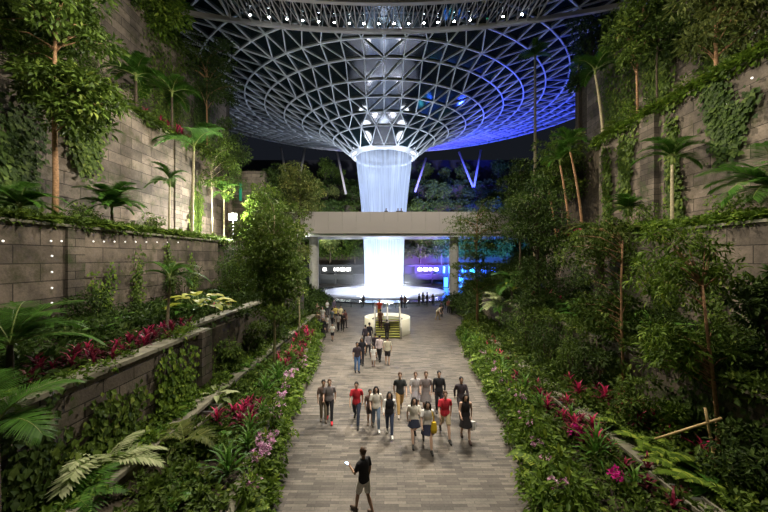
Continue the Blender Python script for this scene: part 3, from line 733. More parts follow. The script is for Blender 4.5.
cov('greens trailing over the cap of the second right wall',9.05,9.6,6,22,3.3,3.4,150,50,.16,'leaf_tree',.3)
cov('sparse creeping greens on the near cap of the second left wall',-7.1,-7.6,5,12.5,3.85,3.9,26,36,.12,'leaf_fresh',.2)
cov('sparse greens creeping over the cap of the low left planter wall',-6.3,-6.8,5,26,1.55,1.6,70,40,.13,'leaf_fresh',.24)
zp=0
for i,(y,z) in enumerate(HS):
    zlo=max(zp,7); dy=y
    def f(): return (R.uniform(-40,48),dy-.3,R.uniform(zlo,z+.3))
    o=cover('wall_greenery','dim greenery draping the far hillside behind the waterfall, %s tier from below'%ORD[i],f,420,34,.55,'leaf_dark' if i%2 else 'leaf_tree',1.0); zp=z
# --- climbers
def climber(label, X, y, z0, z1, w, mat='leaf_fresh', dens=1.0, L=.16, side=None):
    s=1 if X<0 else -1; root=thing('climbing_vine',label,'vine',(X+s*.02,y,z0)); g=G(); gs=G()
    h=z1-z0; ns=max(3,int(w*2.2))
    for i in range(ns):
        yy=R.uniform(-.15,.15)*w; yt=R.uniform(-.5,.5)*w; zt=h*R.uniform(.5,1); pts=[]
        for q in range(7):
            t=q/6; pts.append((s*.03,yy+(yt-yy)*t+.12*math.sin(q*1.9+i)*w*.4,zt*t))
        gs.tube(pts,[.02*(1-.7*q/6) for q in range(7)],4)
        for q in range(7):
            m=int(16*dens*(1.2 if q<4 else .8)); P=np.array(pts[q])+NR.normal(size=(m,3))*[.05,.30*max(.6,w*.45),.30*h/3]
            P[:,0]=s*(.03+.14*NR.rand(m)); D=np.c_[s*.5*NR.rand(m),NR.normal(size=m)*.7,-.5-NR.rand(m)]
            LL=L*(.6+.8*NR.rand(m)); put(g,T_OVAL,P,D,(s,0,.3),LL,LL*.8,0,np.clip(NR.rand(m)*.9,0,1))
    gs.obj('stem',M['bark_dark'],root); g.obj('foliage',M[mat],root); return root
CV=[(-9.72,13.0,1.35,2.7,2.2,'on the second left wall just beyond the pale-tipped palm, glowing yellow-green','leaf_fresh'),
 (-7.15,11.2,1.35,3.75,1.9,'on the second left wall close before its corner','leaf_fresh'),
 (-7.15,7.6,1.35,3.2,1.4,'on the near part of the second left wall','leaf_tree'),
 (-13.7,15.4,3.6,6.2,1.4,'on the big left wall beside the column of stud lights','leaf_fresh'),
 (-13.7,17.6,2.6,7.0,1.5,'on the big left wall left of the small arching palm','leaf_tree'),
 (-13.7,23.2,2.6,6.8,1.7,'on the big left wall near the floodlight','leaf_fresh'),
 (-13.7,12.0,3.6,5.0,1.2,'low on the big left wall behind the large palm fronds','leaf_tree'),
 (-13.7,20.5,5.0,8.0,1.0,'hanging down from the top of the big left wall','leaf_tree'),
 (-17.7,19.0,12.4,16.6,2.2,'on the upper left wall above the bushy palm','leaf_tree'),
 (-17.7,29.5,8.2,13.5,2.4,'on the upper left wall behind the tall palm','leaf_tree'),
 (-17.7,15.5,8.5,16.4,2.6,'on the near upper left wall behind the brown trunk','leaf_dark'),
 (-21.6,32,17.5,28.6,5,'broad and dense, covering the far part of the uppermost left wall','leaf_tree'),
 (-21.6,38,17.5,28.8,5,'covering the far corner of the uppermost left wall','leaf_dark'),
 (14.2,27.0,3,8,1.6,'on the far end of the big right wall','leaf_tree'),
 (14.2,23.0,3,8.2,2.4,'on the big right wall beside the thick-trunked palm','leaf_dark'),
 (14.2,16.0,3,7.8,2.0,'on the big right wall right of the slender trunk','leaf_tree'),
 (14.2,13.6,3,7.6,1.8,'on the big right wall behind the leaning tree','leaf_tree'),
 (14.2,11.8,2.6,5.5,1.4,'low on the big right wall near the right edge','leaf_dark'),
 (17.7,25.2,8,15.9,1.5,'on the far corner of the upper right wall','leaf_tree'),
 (17.7,23.4,11,15.9,1.8,'on the upper right wall left of its pilaster','leaf_tree'),
 (17.7,19.2,8.3,15.6,1.6,'on the upper right wall just right of its pilaster','leaf_tree'),
 (17.7,16.4,12.5,16.0,2,'hanging on the near upper right wall under the ledge','leaf_dark'),
 (22.1,30.5,16.4,26.4,4,'broad and dense, on the far part of the uppermost right wall','leaf_tree'),
 (22.1,25.5,20,26.4,3.5,'on the middle of the uppermost right wall','leaf_tree'),
 (22.1,21.0,17,26.4,3.5,'on the uppermost right wall beside the slender tree','leaf_tree'),
 (22.1,17.4,18,26.4,3.5,'dark, on the near uppermost right wall','leaf_dark'),
 (-7.15,6.3,1.35,3.7,2.0,'on the second left wall behind the pale-tipped palm','leaf_dark'),
 (-7.15,8.5,1.35,3.0,1.6,'low on the second left wall, right of the pale-tipped palm','leaf_tree'),
 (-7.15,10.3,1.35,3.7,1.8,'high and bright on the middle of the second left wall','leaf_fresh'),
 (-7.7,14.6,1.35,3.8,2.4,'on the second left wall just past its corner','leaf_tree'),
 (-7.7,17.6,1.35,3.8,2.6,'on the far second left wall behind the slender trunk','leaf_dark'),
 (-7.7,21,1.35,3.8,3,'on the farthest stretch of the second left wall','leaf_dark'),
 (9.2,7.9,.9,3.2,2.2,'on the near second right wall at the right edge','leaf_dark'),
 (9.2,15.2,.9,3.2,2.4,'on the second right wall past its pilaster','leaf_dark'),
 (9.2,18,.9,3.2,2.8,'on the second right wall behind the dense dark tree','leaf_tree'),
 (9.2,22,.9,3.2,3.5,'on the farthest stretch of the second right wall','leaf_dark'),
 (9.2,12.3,.9,3.2,2.4,'on the second right wall behind the slender trunk','leaf_tree'),
 (9.2,9.8,.9,3.2,2.2,'on the second right wall behind the bamboo stakes','leaf_dark')]
for X,y,z0,z1,w,l,m in CV:
    climber('leafy climbing vine '+l,X,y,z0,z1,w,m,1.6 if X*X<250 else 3.2,.17 if X*X<250 else .27)

def shrub(label,x,y,z,h,r,mat='leaf_tree',L=.17,n=24):
    t=thing('tall_shrub',label,'shrub',(x,y,z)); g=G(); gs=G()
    for i in range(n):
        zz=h*(.15+.85*R.random()); a=R.random()*6.28; q=r*R.uniform(.2,.9); c=(q*math.cos(a),q*math.sin(a),zz)
        cluster(g,c,(r*.38,r*.38,r*.3),44,L,.4); 
        if i%3==0: gs.tube([(c[0]*.15,c[1]*.15,0),(c[0]*.5,c[1]*.5,zz*.6),c],[.025,.018,.008],5)
    gs.obj('stem',M['bark_dark'],t,True); g.obj('foliage',M[mat],t)
for l,x,y,z,h,r,m in [('tall leafy shrub before the near second right wall, just left of the leaning tree',8.5,10.6,.8,1.9,.75,'leaf_tree'),
 ('tall leafy shrub between the two slim trees on the right',8.5,12.9,.8,2.2,.8,'leaf_dark'),
 ('tall leafy shrub just behind the slender-trunked right tree',8.6,14.6,.8,2.3,.9,'leaf_tree'),
 ('tall dark shrub below the shaggy palm',8.5,16.8,.8,2.5,1.0,'leaf_dark'),
 ('tall shrub to the right of the dense dark tree',8.5,18.9,.8,2.6,1.0,'leaf_tree'),
 ('tall bright shrub in the right corner behind the bamboo stakes',8.8,9.7,.8,1.4,.6,'leaf_fresh'),
 ('tall dark shrub at the lower right edge',8.7,7.7,.8,1.8,.7,'leaf_dark'),
 ('tall shrub on the right terrace between shaggy palm and slender tree',11.0,15.5,3.1,2.4,1.1,'leaf_dark'),
 ('tall shrub on the right terrace behind the leaning tree',11.2,12.8,3.1,2.2,1.0,'leaf_dark'),
 ('tall shrub on the right terrace at the right edge',11.0,10.4,3.1,2.0,.9,'leaf_tree'),
 ('tall dark shrub on the left terrace against the big wall, behind the glowing plant',-12.6,20.0,3.6,2.6,1.1,'leaf_dark'),
 ('tall dark shrub on the left terrace left of the arching palm',-12.8,14.0,3.6,1.6,.9,'leaf_dark'),
 ('tall shrub on the left terrace near the far end under the floodlight',-11.0,23.5,3.6,2.6,1.2,'leaf_tree'),
 ('tall shrub right of the left wall corner',-7.1,14.5,1.4,1.5,.6,'leaf_tree'),
 ('tall shrub farther along the second left wall',-7.0,17.5,1.4,1.7,.7,'leaf_tree'),
 ('tall dark shrub near the trunk of the big left tree',-6.6,20.0,1.4,1.9,.8,'leaf_dark'),
 ('big bright shrub on the upper left ledge, just right of the reddish trunk',-19.2,17.5,16.8,2.4,1.5,'leaf_fresh'),
 ('big leafy shrub on the upper left ledge below the pale bare stone',-19.2,21.0,16.8,2.8,1.6,'leaf_tree'),
 ('big leafy shrub on the upper left ledge beside the dark long-fronded palm',-19.4,25.5,16.8,3.2,1.7,'leaf_fresh'),
 ('big dense shrub on the upper left ledge between the two palms',-19.4,29.5,16.8,3.4,1.8,'leaf_tree'),
 ('big shrub at the far end of the upper left ledge',-19.4,34.5,16.8,3.2,1.7,'leaf_tree'),
 ('bright bush at the crest of the uppermost left wall near the roof beam',-22.0,28.5,27.6,3.4,1.8,'leaf_fresh'),
 ('leafy bush at the far crest of the uppermost left wall',-22.0,33.5,27.0,3.4,1.9,'leaf_tree'),
 ('bright shrub on the upper right ledge below the feathery palm',19.2,25.0,16.1,2.4,1.3,'leaf_fresh'),
 ('leafy shrub on the upper right ledge between the thin trees',19.3,22.0,16.1,1.8,1.0,'leaf_tree'),
 ('leafy shrub on the upper right ledge left of the reddish-trunked tree',19.2,19.8,16.1,1.9,1.0,'leaf_fresh'),
 ('leafy shrub on the right ledge around the spiky palm',15.3,19.0,7.9,1.9,.9,'leaf_fresh'),
 ('leafy shrub on the right ledge under the right edge palm',15.3,14.2,7.9,1.5,.8,'leaf_fresh'),
 ('dark shrub on the left ledge between bushy palm and small palm',-15.3,20.6,7.9,1.4,.9,'leaf_tree'),
 ('dark shrub on the left ledge beside the reddish trunk',-15.4,16.3,7.9,1.3,.9,'leaf_tree'),
 ('tall dark shrub by the thin pale trunks on the left',-6.6,23.5,1.2,2.0,.9,'leaf_dark')]:
    shrub(l,x,y,z,h,r,m)
# --- palms
P_=[ # name,label,px,X,zbase,ytop,kind,nf,scale,lean,tr,bark,extra
 ('palm_tree','tall king palm with a pale ringed trunk on top of the big left wall',192,-15.6,7.9,150,'king',9,1.1,(.1,.1),.10,'bark_pale',{}),
 ('palm_tree','small pale-trunked palm just left of the tall king palm',169,-15.5,7.9,186,'cane',9,.72,(.05,0),.07,'bark_pale',{}),
 ('palm_tree','young green-trunked palm before the big left wall, arching over pink plants',167,-8.4,3.6,285,'king',8,.52,(.05,.1),.05,'bark_pale',{}),
 ('palm_tree','palm right of the king palm on the left ledge, nearest the floodlight',224,-15.8,7.9,196,'cane',8,.8,(0,0),.07,'bark_pale',{}),
 ('palm','bushy trunkless palm at the left end of the ledge over the stud lights',112,-15.4,7.9,213,'cane',24,.85,(0,0),.08,'bark_dark',{}),
 ('palm','dark bushy palm in the near left corner of the ledge over the big left wall',20,-15.4,7.9,214,'cane',20,.7,(0,0),.08,'bark_dark',{}),
 ('palm','large palm with long dark green fronds at the left edge before the big wall',10,-8.9,3.6,345,'big',17,.60,(0,0),.07,'bark_dark',{}),
 ('palm','large-fronded palm in the lower left corner reaching in from the edge',-6,-6.95,1.35,425,'big',11,.42,(0,0),.08,'bark_dark',{}),
 ('palm','low palm with pale cream-tipped fronds in the lower left foreground',100,-6.95,1.35,472,'var',13,.92,(0,0),.06,'bark_dark',{}),
 ('palm','low palm with drooping yellow-green leaves by the metal tray on the left',184,-5.9,.95,441,'gold',9,.6,(0,0),.05,'bark_dark',{}),
 ('palm_tree','palm with a pale trunk on the right ledge right of the stone pilaster',672,15.9,7.9,163,'king',8,.72,(0,0),.08,'bark_pale',{}),
 ('palm','dark palm with spreading fronds at the right edge on the upper ledge',775,16.0,7.9,190,'big',20,.8,(0,0),.1,'bark_dark',{}),
 ('palm_tree','feathery palm on the upper right ledge, silhouetted against the blue roof',604,19.6,16,72,'king',9,1.0,(-.6,.3),.11,'bark_pale',{}),
 ('palm_tree','leaning palm with orange-brown trunk on the right ledge, rightmost of the leaning group',583,15.8,7.9,150,'cane',9,.85,(-.9,.2),.09,'bark',{}),
 ('palm_tree','leaning palm with orange-brown trunk on the right ledge, middle of the leaning group',570,15.7,7.9,164,'cane',9,.85,(-.8,.1),.09,'bark',{}),
 ('palm_tree','leaning palm on the right ledge, leftmost and lowest of the leaning group',556,15.7,7.9,190,'cane',8,.75,(-.6,.1),.08,'bark',{}),
 ('palm_tree','stout palm with a shaggy brown skirt and thick dark trunk before the big right wall',598,12.6,3.1,238,'gold',16,1.35,(.2,0),.26,'bark_dark',{'dead':True}),
 ('palm','bright green fountain-shaped palm at the right edge of the plaza under the layered tree',500,8.8,.8,305,'var',13,1.15,(0,0),.1,'bark_dark',{}),
 ('palm','fountain-shaped green palm between the layered tree and the dense dark tree',512,9.6,.8,288,'cane',12,.8,(0,0),.1,'bark_dark',{}),
 ('palm','spiky bright palm on the right ledge beside the shaggy palm',628,14.9,7.9,214,'cane',20,.6,(0,0),.06,'bark_dark',{}),
 ('palm','dark palm with long fronds on the ledge at the top of the upper left wall',136,-18.9,16.7,80,'cane',20,1.0,(0,0),.1,'bark_dark',{}),
 ('palm','broad bright green palm on the upper left ledge near its far end',172,-18.9,16.7,96,'king',16,1.0,(0,0),.1,'bark_dark',{}),
 ('palm','bright leafy palm on the uppermost left wall against the roof',163,-22.6,28.4,20,'king',18,1.3,(0,0),.1,'bark_dark',{}),
]
for (n,l,px,X,zb,yt,k,nf,s,lean,tr,bk,ex) in P_:
    Y=yx(px,X); zt=EYE+(HOR-yt)*Y/F; palm(n,l,(X,Y,zb),max(.25,zt-zb),k,nf,s,lean,tr,bk,**ex)
palm('palm_tree','very tall thin palm with a small dark crown against the blue roof',(17.0,36,5.5),23.6,'cane',11,.8,(0,0),.15,'bark_pale')
palm('palm_tree','tall thin dark palm farther right against the blue roof, half hidden by leaves',(22.5,37,8),20.5,'cane',10,.8,(0,0),.15,'bark_dark')

# --- trees
def T(label,px,X,zb,ytop,crown,nc,nl,L,mat,bark='bark',tr=.1,asp=.42,T_=T_OVAL,lean=(0,0),cr=None,Y=None,flat=False,droop=.3,name='tree',dy=0):
    """crown: px0,px1,y0,y1 box in the photograph at the tree's own distance, plus depth radius"""
    Y=Y or yx(px,X); X=(px-CXP)*Y/F; zt=EYE+(HOR-ytop)*Y/F; h=zt-zb
    cc=[]
    for (a,b,c,d,dr) in crown:
        c0=at((a+b)/2,(c+d)/2,Y); cc.append(((c0.x-X,dy,c0.z-zb),((b-a)/2*Y/F,dr,(d-c)/2*Y/F)))
    tp=[(lean[0]*t*t+.04*math.sin(t*7),lean[1]*t*t,h*t) for t in (0,.25,.5,.75,1)]
    return tree(name,label,'tree',(X,Y,zb),tp,cc,nc,nl,L,mat,bark,tr,asp,None,T_,cr,True,.6,droop,flat)
T('slender tree with a bare reddish trunk and feathery crown at the upper left edge',55,-15.5,7.9,30,[(-30,125,-50,85,2.2),(10,120,60,140,1.6)],44,80,.34,'leaf_tree','bark',.13,.3,T_STRAP)
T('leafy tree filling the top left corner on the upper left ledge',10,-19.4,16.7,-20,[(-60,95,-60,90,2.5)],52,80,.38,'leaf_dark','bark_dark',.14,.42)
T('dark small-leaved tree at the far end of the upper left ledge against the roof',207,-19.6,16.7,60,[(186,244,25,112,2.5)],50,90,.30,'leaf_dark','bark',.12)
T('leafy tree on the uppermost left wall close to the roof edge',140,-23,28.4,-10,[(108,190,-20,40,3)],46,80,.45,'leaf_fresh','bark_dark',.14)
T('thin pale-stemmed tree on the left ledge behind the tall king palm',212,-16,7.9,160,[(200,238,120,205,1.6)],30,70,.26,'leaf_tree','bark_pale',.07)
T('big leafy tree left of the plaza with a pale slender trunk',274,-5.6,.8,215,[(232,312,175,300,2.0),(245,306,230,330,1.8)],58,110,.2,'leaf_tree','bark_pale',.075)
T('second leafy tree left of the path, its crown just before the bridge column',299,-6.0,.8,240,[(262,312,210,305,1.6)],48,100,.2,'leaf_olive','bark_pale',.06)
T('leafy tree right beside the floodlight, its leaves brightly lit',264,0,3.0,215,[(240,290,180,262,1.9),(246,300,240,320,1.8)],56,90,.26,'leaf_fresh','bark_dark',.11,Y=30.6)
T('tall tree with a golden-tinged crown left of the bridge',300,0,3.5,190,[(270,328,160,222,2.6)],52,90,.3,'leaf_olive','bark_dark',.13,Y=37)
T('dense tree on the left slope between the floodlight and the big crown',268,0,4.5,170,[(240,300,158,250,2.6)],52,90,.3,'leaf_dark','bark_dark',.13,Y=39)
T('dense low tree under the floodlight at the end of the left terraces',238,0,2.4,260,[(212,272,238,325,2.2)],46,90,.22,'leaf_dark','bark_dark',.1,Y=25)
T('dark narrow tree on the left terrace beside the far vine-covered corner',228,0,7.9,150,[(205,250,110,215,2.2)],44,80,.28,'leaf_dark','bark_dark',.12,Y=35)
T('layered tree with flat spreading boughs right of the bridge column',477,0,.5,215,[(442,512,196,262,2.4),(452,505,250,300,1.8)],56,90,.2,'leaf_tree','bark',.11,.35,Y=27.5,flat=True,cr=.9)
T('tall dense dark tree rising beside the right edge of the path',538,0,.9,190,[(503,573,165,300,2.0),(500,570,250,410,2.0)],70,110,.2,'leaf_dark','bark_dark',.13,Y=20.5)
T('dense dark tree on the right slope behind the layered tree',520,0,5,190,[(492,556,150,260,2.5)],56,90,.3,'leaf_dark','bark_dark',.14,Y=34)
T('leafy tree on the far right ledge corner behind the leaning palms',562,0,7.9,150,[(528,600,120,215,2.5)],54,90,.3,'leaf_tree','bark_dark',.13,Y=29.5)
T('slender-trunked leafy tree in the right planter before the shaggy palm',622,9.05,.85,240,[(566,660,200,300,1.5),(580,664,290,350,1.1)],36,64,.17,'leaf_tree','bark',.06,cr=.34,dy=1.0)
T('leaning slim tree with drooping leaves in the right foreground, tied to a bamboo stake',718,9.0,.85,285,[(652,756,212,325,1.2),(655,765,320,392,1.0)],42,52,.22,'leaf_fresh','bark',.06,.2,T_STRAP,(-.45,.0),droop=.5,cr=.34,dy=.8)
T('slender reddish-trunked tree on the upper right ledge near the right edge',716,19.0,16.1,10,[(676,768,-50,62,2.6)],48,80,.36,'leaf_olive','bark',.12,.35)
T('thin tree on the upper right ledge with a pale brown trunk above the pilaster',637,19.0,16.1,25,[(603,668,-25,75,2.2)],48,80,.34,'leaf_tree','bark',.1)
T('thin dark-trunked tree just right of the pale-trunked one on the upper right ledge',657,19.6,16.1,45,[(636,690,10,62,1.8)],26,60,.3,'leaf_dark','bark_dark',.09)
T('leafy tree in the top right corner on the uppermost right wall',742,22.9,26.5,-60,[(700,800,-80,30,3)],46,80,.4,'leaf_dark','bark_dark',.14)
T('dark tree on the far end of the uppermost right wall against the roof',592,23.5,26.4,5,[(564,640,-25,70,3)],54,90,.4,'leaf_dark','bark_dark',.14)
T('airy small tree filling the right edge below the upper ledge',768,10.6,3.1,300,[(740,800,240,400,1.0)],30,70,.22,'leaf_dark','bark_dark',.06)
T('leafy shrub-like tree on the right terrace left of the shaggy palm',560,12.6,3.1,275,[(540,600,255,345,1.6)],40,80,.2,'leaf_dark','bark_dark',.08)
# --- trees of the far hillside: three kinds, copied
HP=[]
for i,(m,s) in enumerate((('leaf_dark',1.0),('leaf_tree',1.0),('leaf_olive',.9))):
    t=tree('tree',None,'tree',(0,0,0),[(0,0,0),(.1,0,2),(0,.1,4.2)],[((0,0,4.4),(2.3*s,2.3*s,2.4))],26,42,.55,m,'bark_dark',.18)
    HP.append(t)
first=[True]*3
HL=['dark leafy tree on the stepped hillside far behind the waterfall','mid green leafy tree on the stepped hillside far behind the waterfall','olive-leaved tree on the stepped hillside far behind the waterfall']
for r,(y,z) in enumerate(HS+[(80,0)]):
    for x in np.arange(-42,52,5.6):
        if r==4 and abs(x)<4: continue
        k=R.choice((0,0,1,1,2)); t=HP[k] if first[k] else copy_tree(HP[k]); first[k]=False
        t.location=(x+R.uniform(-1.6,1.6),y+2.5+R.uniform(-1,1) if r<4 else 81.6,z if r<4 else 5.0); t.rotation_euler=(0,0,R.random()*6); s=R.uniform(.8,1.35); t.scale=(s,s,s)
        tag(t,HL[k],'tree','%s trees on the far hillside'%('dark','mid green','olive')[k])
# --- giant yellow-green leaf plant
def big_leaf(label,loc,n,L,W,mat,s0=.5):
    t=thing('large_leaf_plant',label,'plant',loc); g=G(); gs=G(); k=n; th=np.arange(k)*2.4+1; el=np.linspace(.35,1.25,k)
    D=np.c_[np.cos(th)*np.cos(el),np.sin(th)*np.cos(el),np.sin(el)]
    for i in range(k): gs.tube([(0,0,0),tuple(D[i]*s0*.6+[0,0,.1]),tuple(D[i]*s0+[0,0,.1])],[.03,.02,.015],5)
    put(g,T_BIG,D*s0+[0,0,.1],D*[1,1,.2]+[0,0,-.1],(0,0,1.),L,W,0); gs.obj('leaf_stalk',M['rachis'],t); g.obj('leaf_blades',M[mat],t)
big_leaf('glowing yellow-green plant with huge leaves below the floodlight',(-9.7,16.8,3.7),13,1.0,.62,'leaf_gold',1.0)
big_leaf('smaller yellow-green large-leaved plant right beside the glowing one',(-9.2,17.6,3.7),10,.7,.45,'leaf_gold',.6)
big_leaf('pale large-leaved plant on the left mid wall before the plaza tree',(-6.3,12.0,1.2),12,.55,.2,'palm_pale',.4)
big_leaf('large-leaved green plant among dark trees right of the layered tree',(9.5,23.5,4.2),10,.8,.45,'leaf_gold',.5)
big_leaf('dark large-leaved plant at the foot of the big left wall near the lit corner',(-12.0,24,3.6),12,.9,.5,'palm',.6)

# --- small repeated plants
def rep(kind, name, cat, pts, lab, group, sc=(.8,1.25), v=None):
    pts=sorted(pts,key=lambda p:p[1]); n=len(pts)
    for i,p in enumerate(pts):
        vv=(i%2) if v is None else v
        o=link(name,proto(kind,vv)); o.location=p; s=R.uniform(*sc); o.scale=(s,s,s*R.uniform(.9,1.15)); o.rotation_euler=(0,0,R.random()*6.28)
        if i==0: w='nearest the viewer'
        elif i==n-1: w='farthest away'
        else: w='%s from the near end'%ORD[i]
        tag(o,lab+', '+w,cat,group)
def line(x, y0,y1,n,z,jx=.35,jy=.4):
    out=[]
    for i in range(n):
        y=y0+(y1-y0)*((i+.5)/n)**1.15+R.uniform(-jy,jy); xx=(x(y) if callable(x) else x)+R.uniform(-jx,jx); out.append((xx,y,z))
    return out
rep('cordyline','cordyline','plant',line(-8.3,9.0,13.2,6,3.65,.3,.15)+[(-9.0,17.2,3.7),(-8.8,17.6,3.7)],'pink-leaved cordyline under the big left wall','pink cordylines under the big left wall',(.5,.75),0)
rep('maroon','cordyline','plant',line(-8.1,7.4,13,14,3.65,.25,.2),'dark maroon cordyline under the big left wall','maroon cordylines under the big left wall',(.65,.95),0)
rep('cordyline','cordyline','plant',line(gx(KL,-1.6),10.5,12.5,4,.85,.3,.3)+line(gx(KL,-1.2),16.5,24,9,.85,.3,.3),'pink cordyline in the bed left of the path','pink cordylines beside the path on the left',(.6,.9),0)
rep('cordyline','cordyline','plant',[(8.3,13.6,.9),(8.1,12.4,.9),(8.5,11.6,.9),(8.6,10.3,.9),(8.9,9.7,.9),(8.9,9.3,.9),(9.05,9.0,.9),(9.0,8.6,.9),(8.7,10.9,.9)],'pink cordyline behind the right planter wall','pink cordylines behind the right planter wall',(.7,1.0),0)
rep('cordyline','cordyline','plant',line(gx(KR,2.2),10.0,13,4,.6,.3,.25)+line(gx(KR,1.5),18,23,5,.6,.3,.3),'pink cordyline in the bed right of the path','pink cordylines beside the path on the right',(.5,.8),0)
rep('maroon','cordyline','plant',line(6.7,7.4,16,8,.62,.35,.3),'dark maroon cordyline beside the right planter wall','maroon cordylines beside the right planter wall',(.7,1.1),0)
rep('cordyline','cordyline','plant',[(14.9,26.3,8),(15.1,25.6,8),(15.0,24.9,8)],'pink cordyline on the right ledge by the leaning palms','pink cordylines on the right ledge',(1.1,1.3),0)
rep('cordyline','cordyline','plant',[(12.0,24.5,3.2),(12.3,23.6,3.2),(12.1,22.8,3.2)],'pink cordyline on the right terrace left of the shaggy palm','pink cordylines on the right terrace',(1.0,1.2),0)
rep('cordyline','cordyline','plant',[(-18.3,29,17),(-18.3,27.2,17),(-18.2,25,17)],'reddish cordyline on the upper left ledge','cordylines on the upper left ledge',(1.1,1.4),0)
rep('fern','fern','fern',line(gx(KL,-.55),7,20,11,.4,.12,.3),'bright green fern on the left kerb beside the path','ferns on the left kerb',(.75,1.1),0)
rep('fern','fern','fern',line(gx(KL,-2.0),7,22,12,.9,.4,.4),'fern between the two low left walls','ferns between the low left walls',(.8,1.3),1)
rep('fern','fern','fern',line(gx(KR,.6),7,22,14,.4,.2,.3),'bright green fern beside the right kerb of the path','ferns beside the right kerb',(.8,1.2),0)
rep('fern','fern','fern',[(8.2,9.2,.95),(8.0,9.8,.95),(8.4,8.6,.95),(7.9,8.2,.95),(8.1,7.6,.95),(7.9,10.5,.95),(8.9,10.9,.95),(9.0,11.9,.95)],'large fern behind the right planter wall','ferns behind the right planter wall',(1.1,1.5),0)
rep('fern','fern','fern',line(-6.95,6.5,20,11,1.4,.1,.4),'fern at the foot of the second left wall','ferns under the second left wall',(.9,1.4),1)
rep('fern','fern','fern',line(-14.3,12,28,20,8.05,.25,.3),'arching fern along the top of the big left wall','ferns on top of the big left wall',(1.0,1.5),0)
rep('fern','fern','fern',line(14.8,11.5,27,18,8.05,.3,.3),'arching fern along the top of the big right wall','ferns on top of the big right wall',(1.0,1.5),0)
rep('fern','fern','fern',line(-18.3,16,36,16,16.9,.25,.4),'fern hanging over the edge of the upper left wall','ferns on the upper left wall',(1.3,1.9),0)
rep('fern','fern','fern',line(18.1,14,26,14,16.3,.2,.3),'fern hanging over the edge of the upper right wall','ferns on the upper right wall',(1.2,1.8),0)
rep('orchid','orchid','flower',line(gx(KL,-.45),8.2,19,16,.45,.15,.3),'pale pink flowering orchid on the left kerb','orchids on the left kerb',(.8,1.1),0)
rep('orchid','orchid','flower',line(gx(KR,.45),8.0,20,12,.42,.15,.3),'pale pink flowering orchid by the right kerb','orchids by the right kerb',(.8,1.1),0)
rep('magenta','flowering_bush','flower',[(6.1,8.3,.6),(6.3,10.6,.6)],'bush with magenta blossoms right of the path','magenta bushes',(.9,1.2),0)
rep('bush','shrub','shrub',line(gx(KL,-.5),6.5,28,16,.35,.15,.3),'rounded leafy shrub at the left kerb of the path','shrubs at the left kerb',(.9,1.3),1)
rep('bush','shrub','shrub',line(gx(KR,.45),6.5,29,20,.35,.2,.3),'rounded leafy shrub at the right kerb of the path','shrubs at the right kerb',(.9,1.5),1)
rep('broad','broadleaf_plant','plant',line(-6.95,8.5,24,10,1.4,.08,.4),'broad-leaved plant at the foot of the second left wall','broad-leaved plants under the second left wall',(.6,.95),1)
rep('broad','broadleaf_plant','plant',line(8.5,8,26,14,.9,.4,.4),'broad-leaved plant at the foot of the second right wall','broad-leaved plants under the second right wall',(.7,1.1),0)
rep('broad','broadleaf_plant','plant',line(11.8,9,27,20,3.2,1.2,.4),'broad-leaved plant at the foot of the big right wall','broad-leaved plants under the big right wall',(1.1,1.9),0)
rep('broad','broadleaf_plant','plant',line(-11.4,9,27,18,3.7,1.6,.4),'broad-leaved plant at the foot of the big left wall','broad-leaved plants under the big left wall',(.9,1.4),0)
rep('spray','grassy_plant','plant',line(gx(KL,-1.1),8,20,9,.85,.2,.3),'spiky strap-leaved plant on the low left wall','strap-leaved plants on the low left wall',(.8,1.2),0)
rep('spray','grassy_plant','plant',line(6.4,8,24,10,.6,.5,.3),'spiky strap-leaved plant in the bed right of the path','strap-leaved plants right of the path',(.9,1.3),0)
# --- bamboo stakes
def pole(a,b,r,label):
    g=G(); A=Vector(a); B=Vector(b); g.tube([tuple(Vector((0,0,0)).lerp(B-A,i/6)) for i in range(7)],[r]*7,8)
    for i in range(1,6):
        c=(B-A)*i/6; d=(B-A).normalized()*.012; g.tube([tuple(c-d),tuple(c+d)],[r*1.25]*2,8)
    o=g.obj('bamboo_stake',M['bamboo'],None,True); o.location=A; tag(o,label,'stake')
pole(at(722,497,8.0),at(705,408,8.1),.028,'steep bamboo stake beside the leaning slim tree in the right foreground')
pole(at(655,439,8.7),at(722,418,8.0),.03,'nearly horizontal bamboo stake tied across the leaning tree in the right foreground')

# ================================================================== PEOPLE (facing -Y, feet at z=0)
SKIN={'a':pri('skin_light',(.62,.40,.29),.5),'b':pri('skin_tan',(.42,.25,.16),.5)}
EYE_W=pri('eye_dark',(.03,.02,.02),.2)
PEND=[]
_bc={}
def rot_x(p,c,a):
    p=Vector(p)-Vector(c); return Vector((p.x,p.y*math.cos(a)-p.z*math.sin(a),p.y*math.sin(a)+p.z*math.cos(a)))+Vector(c)
POSE={ # stride (fwd of left leg), arms: (upper angle fwd, elbow bend) left/right, lean
 'walk':dict(st=.42,ar=((-.35,.35),(.40,.45)),lean=.04),'walk2':dict(st=-.40,ar=((.38,.5),(-.35,.3)),lean=.04),
 'step':dict(st=.22,ar=((-.15,.25),(.2,.9)),lean=.02),'stand':dict(st=.04,ar=((.05,.15),(.05,.2)),lean=.0),
 'phone':dict(st=.18,ar=((.35,1.5),(-.05,.3)),lean=.05),'hold':dict(st=.10,ar=((.25,1.5),(.3,1.4)),lean=.0),
 'bend':dict(st=.15,ar=((.9,.5),(.8,.6)),lean=.75)}
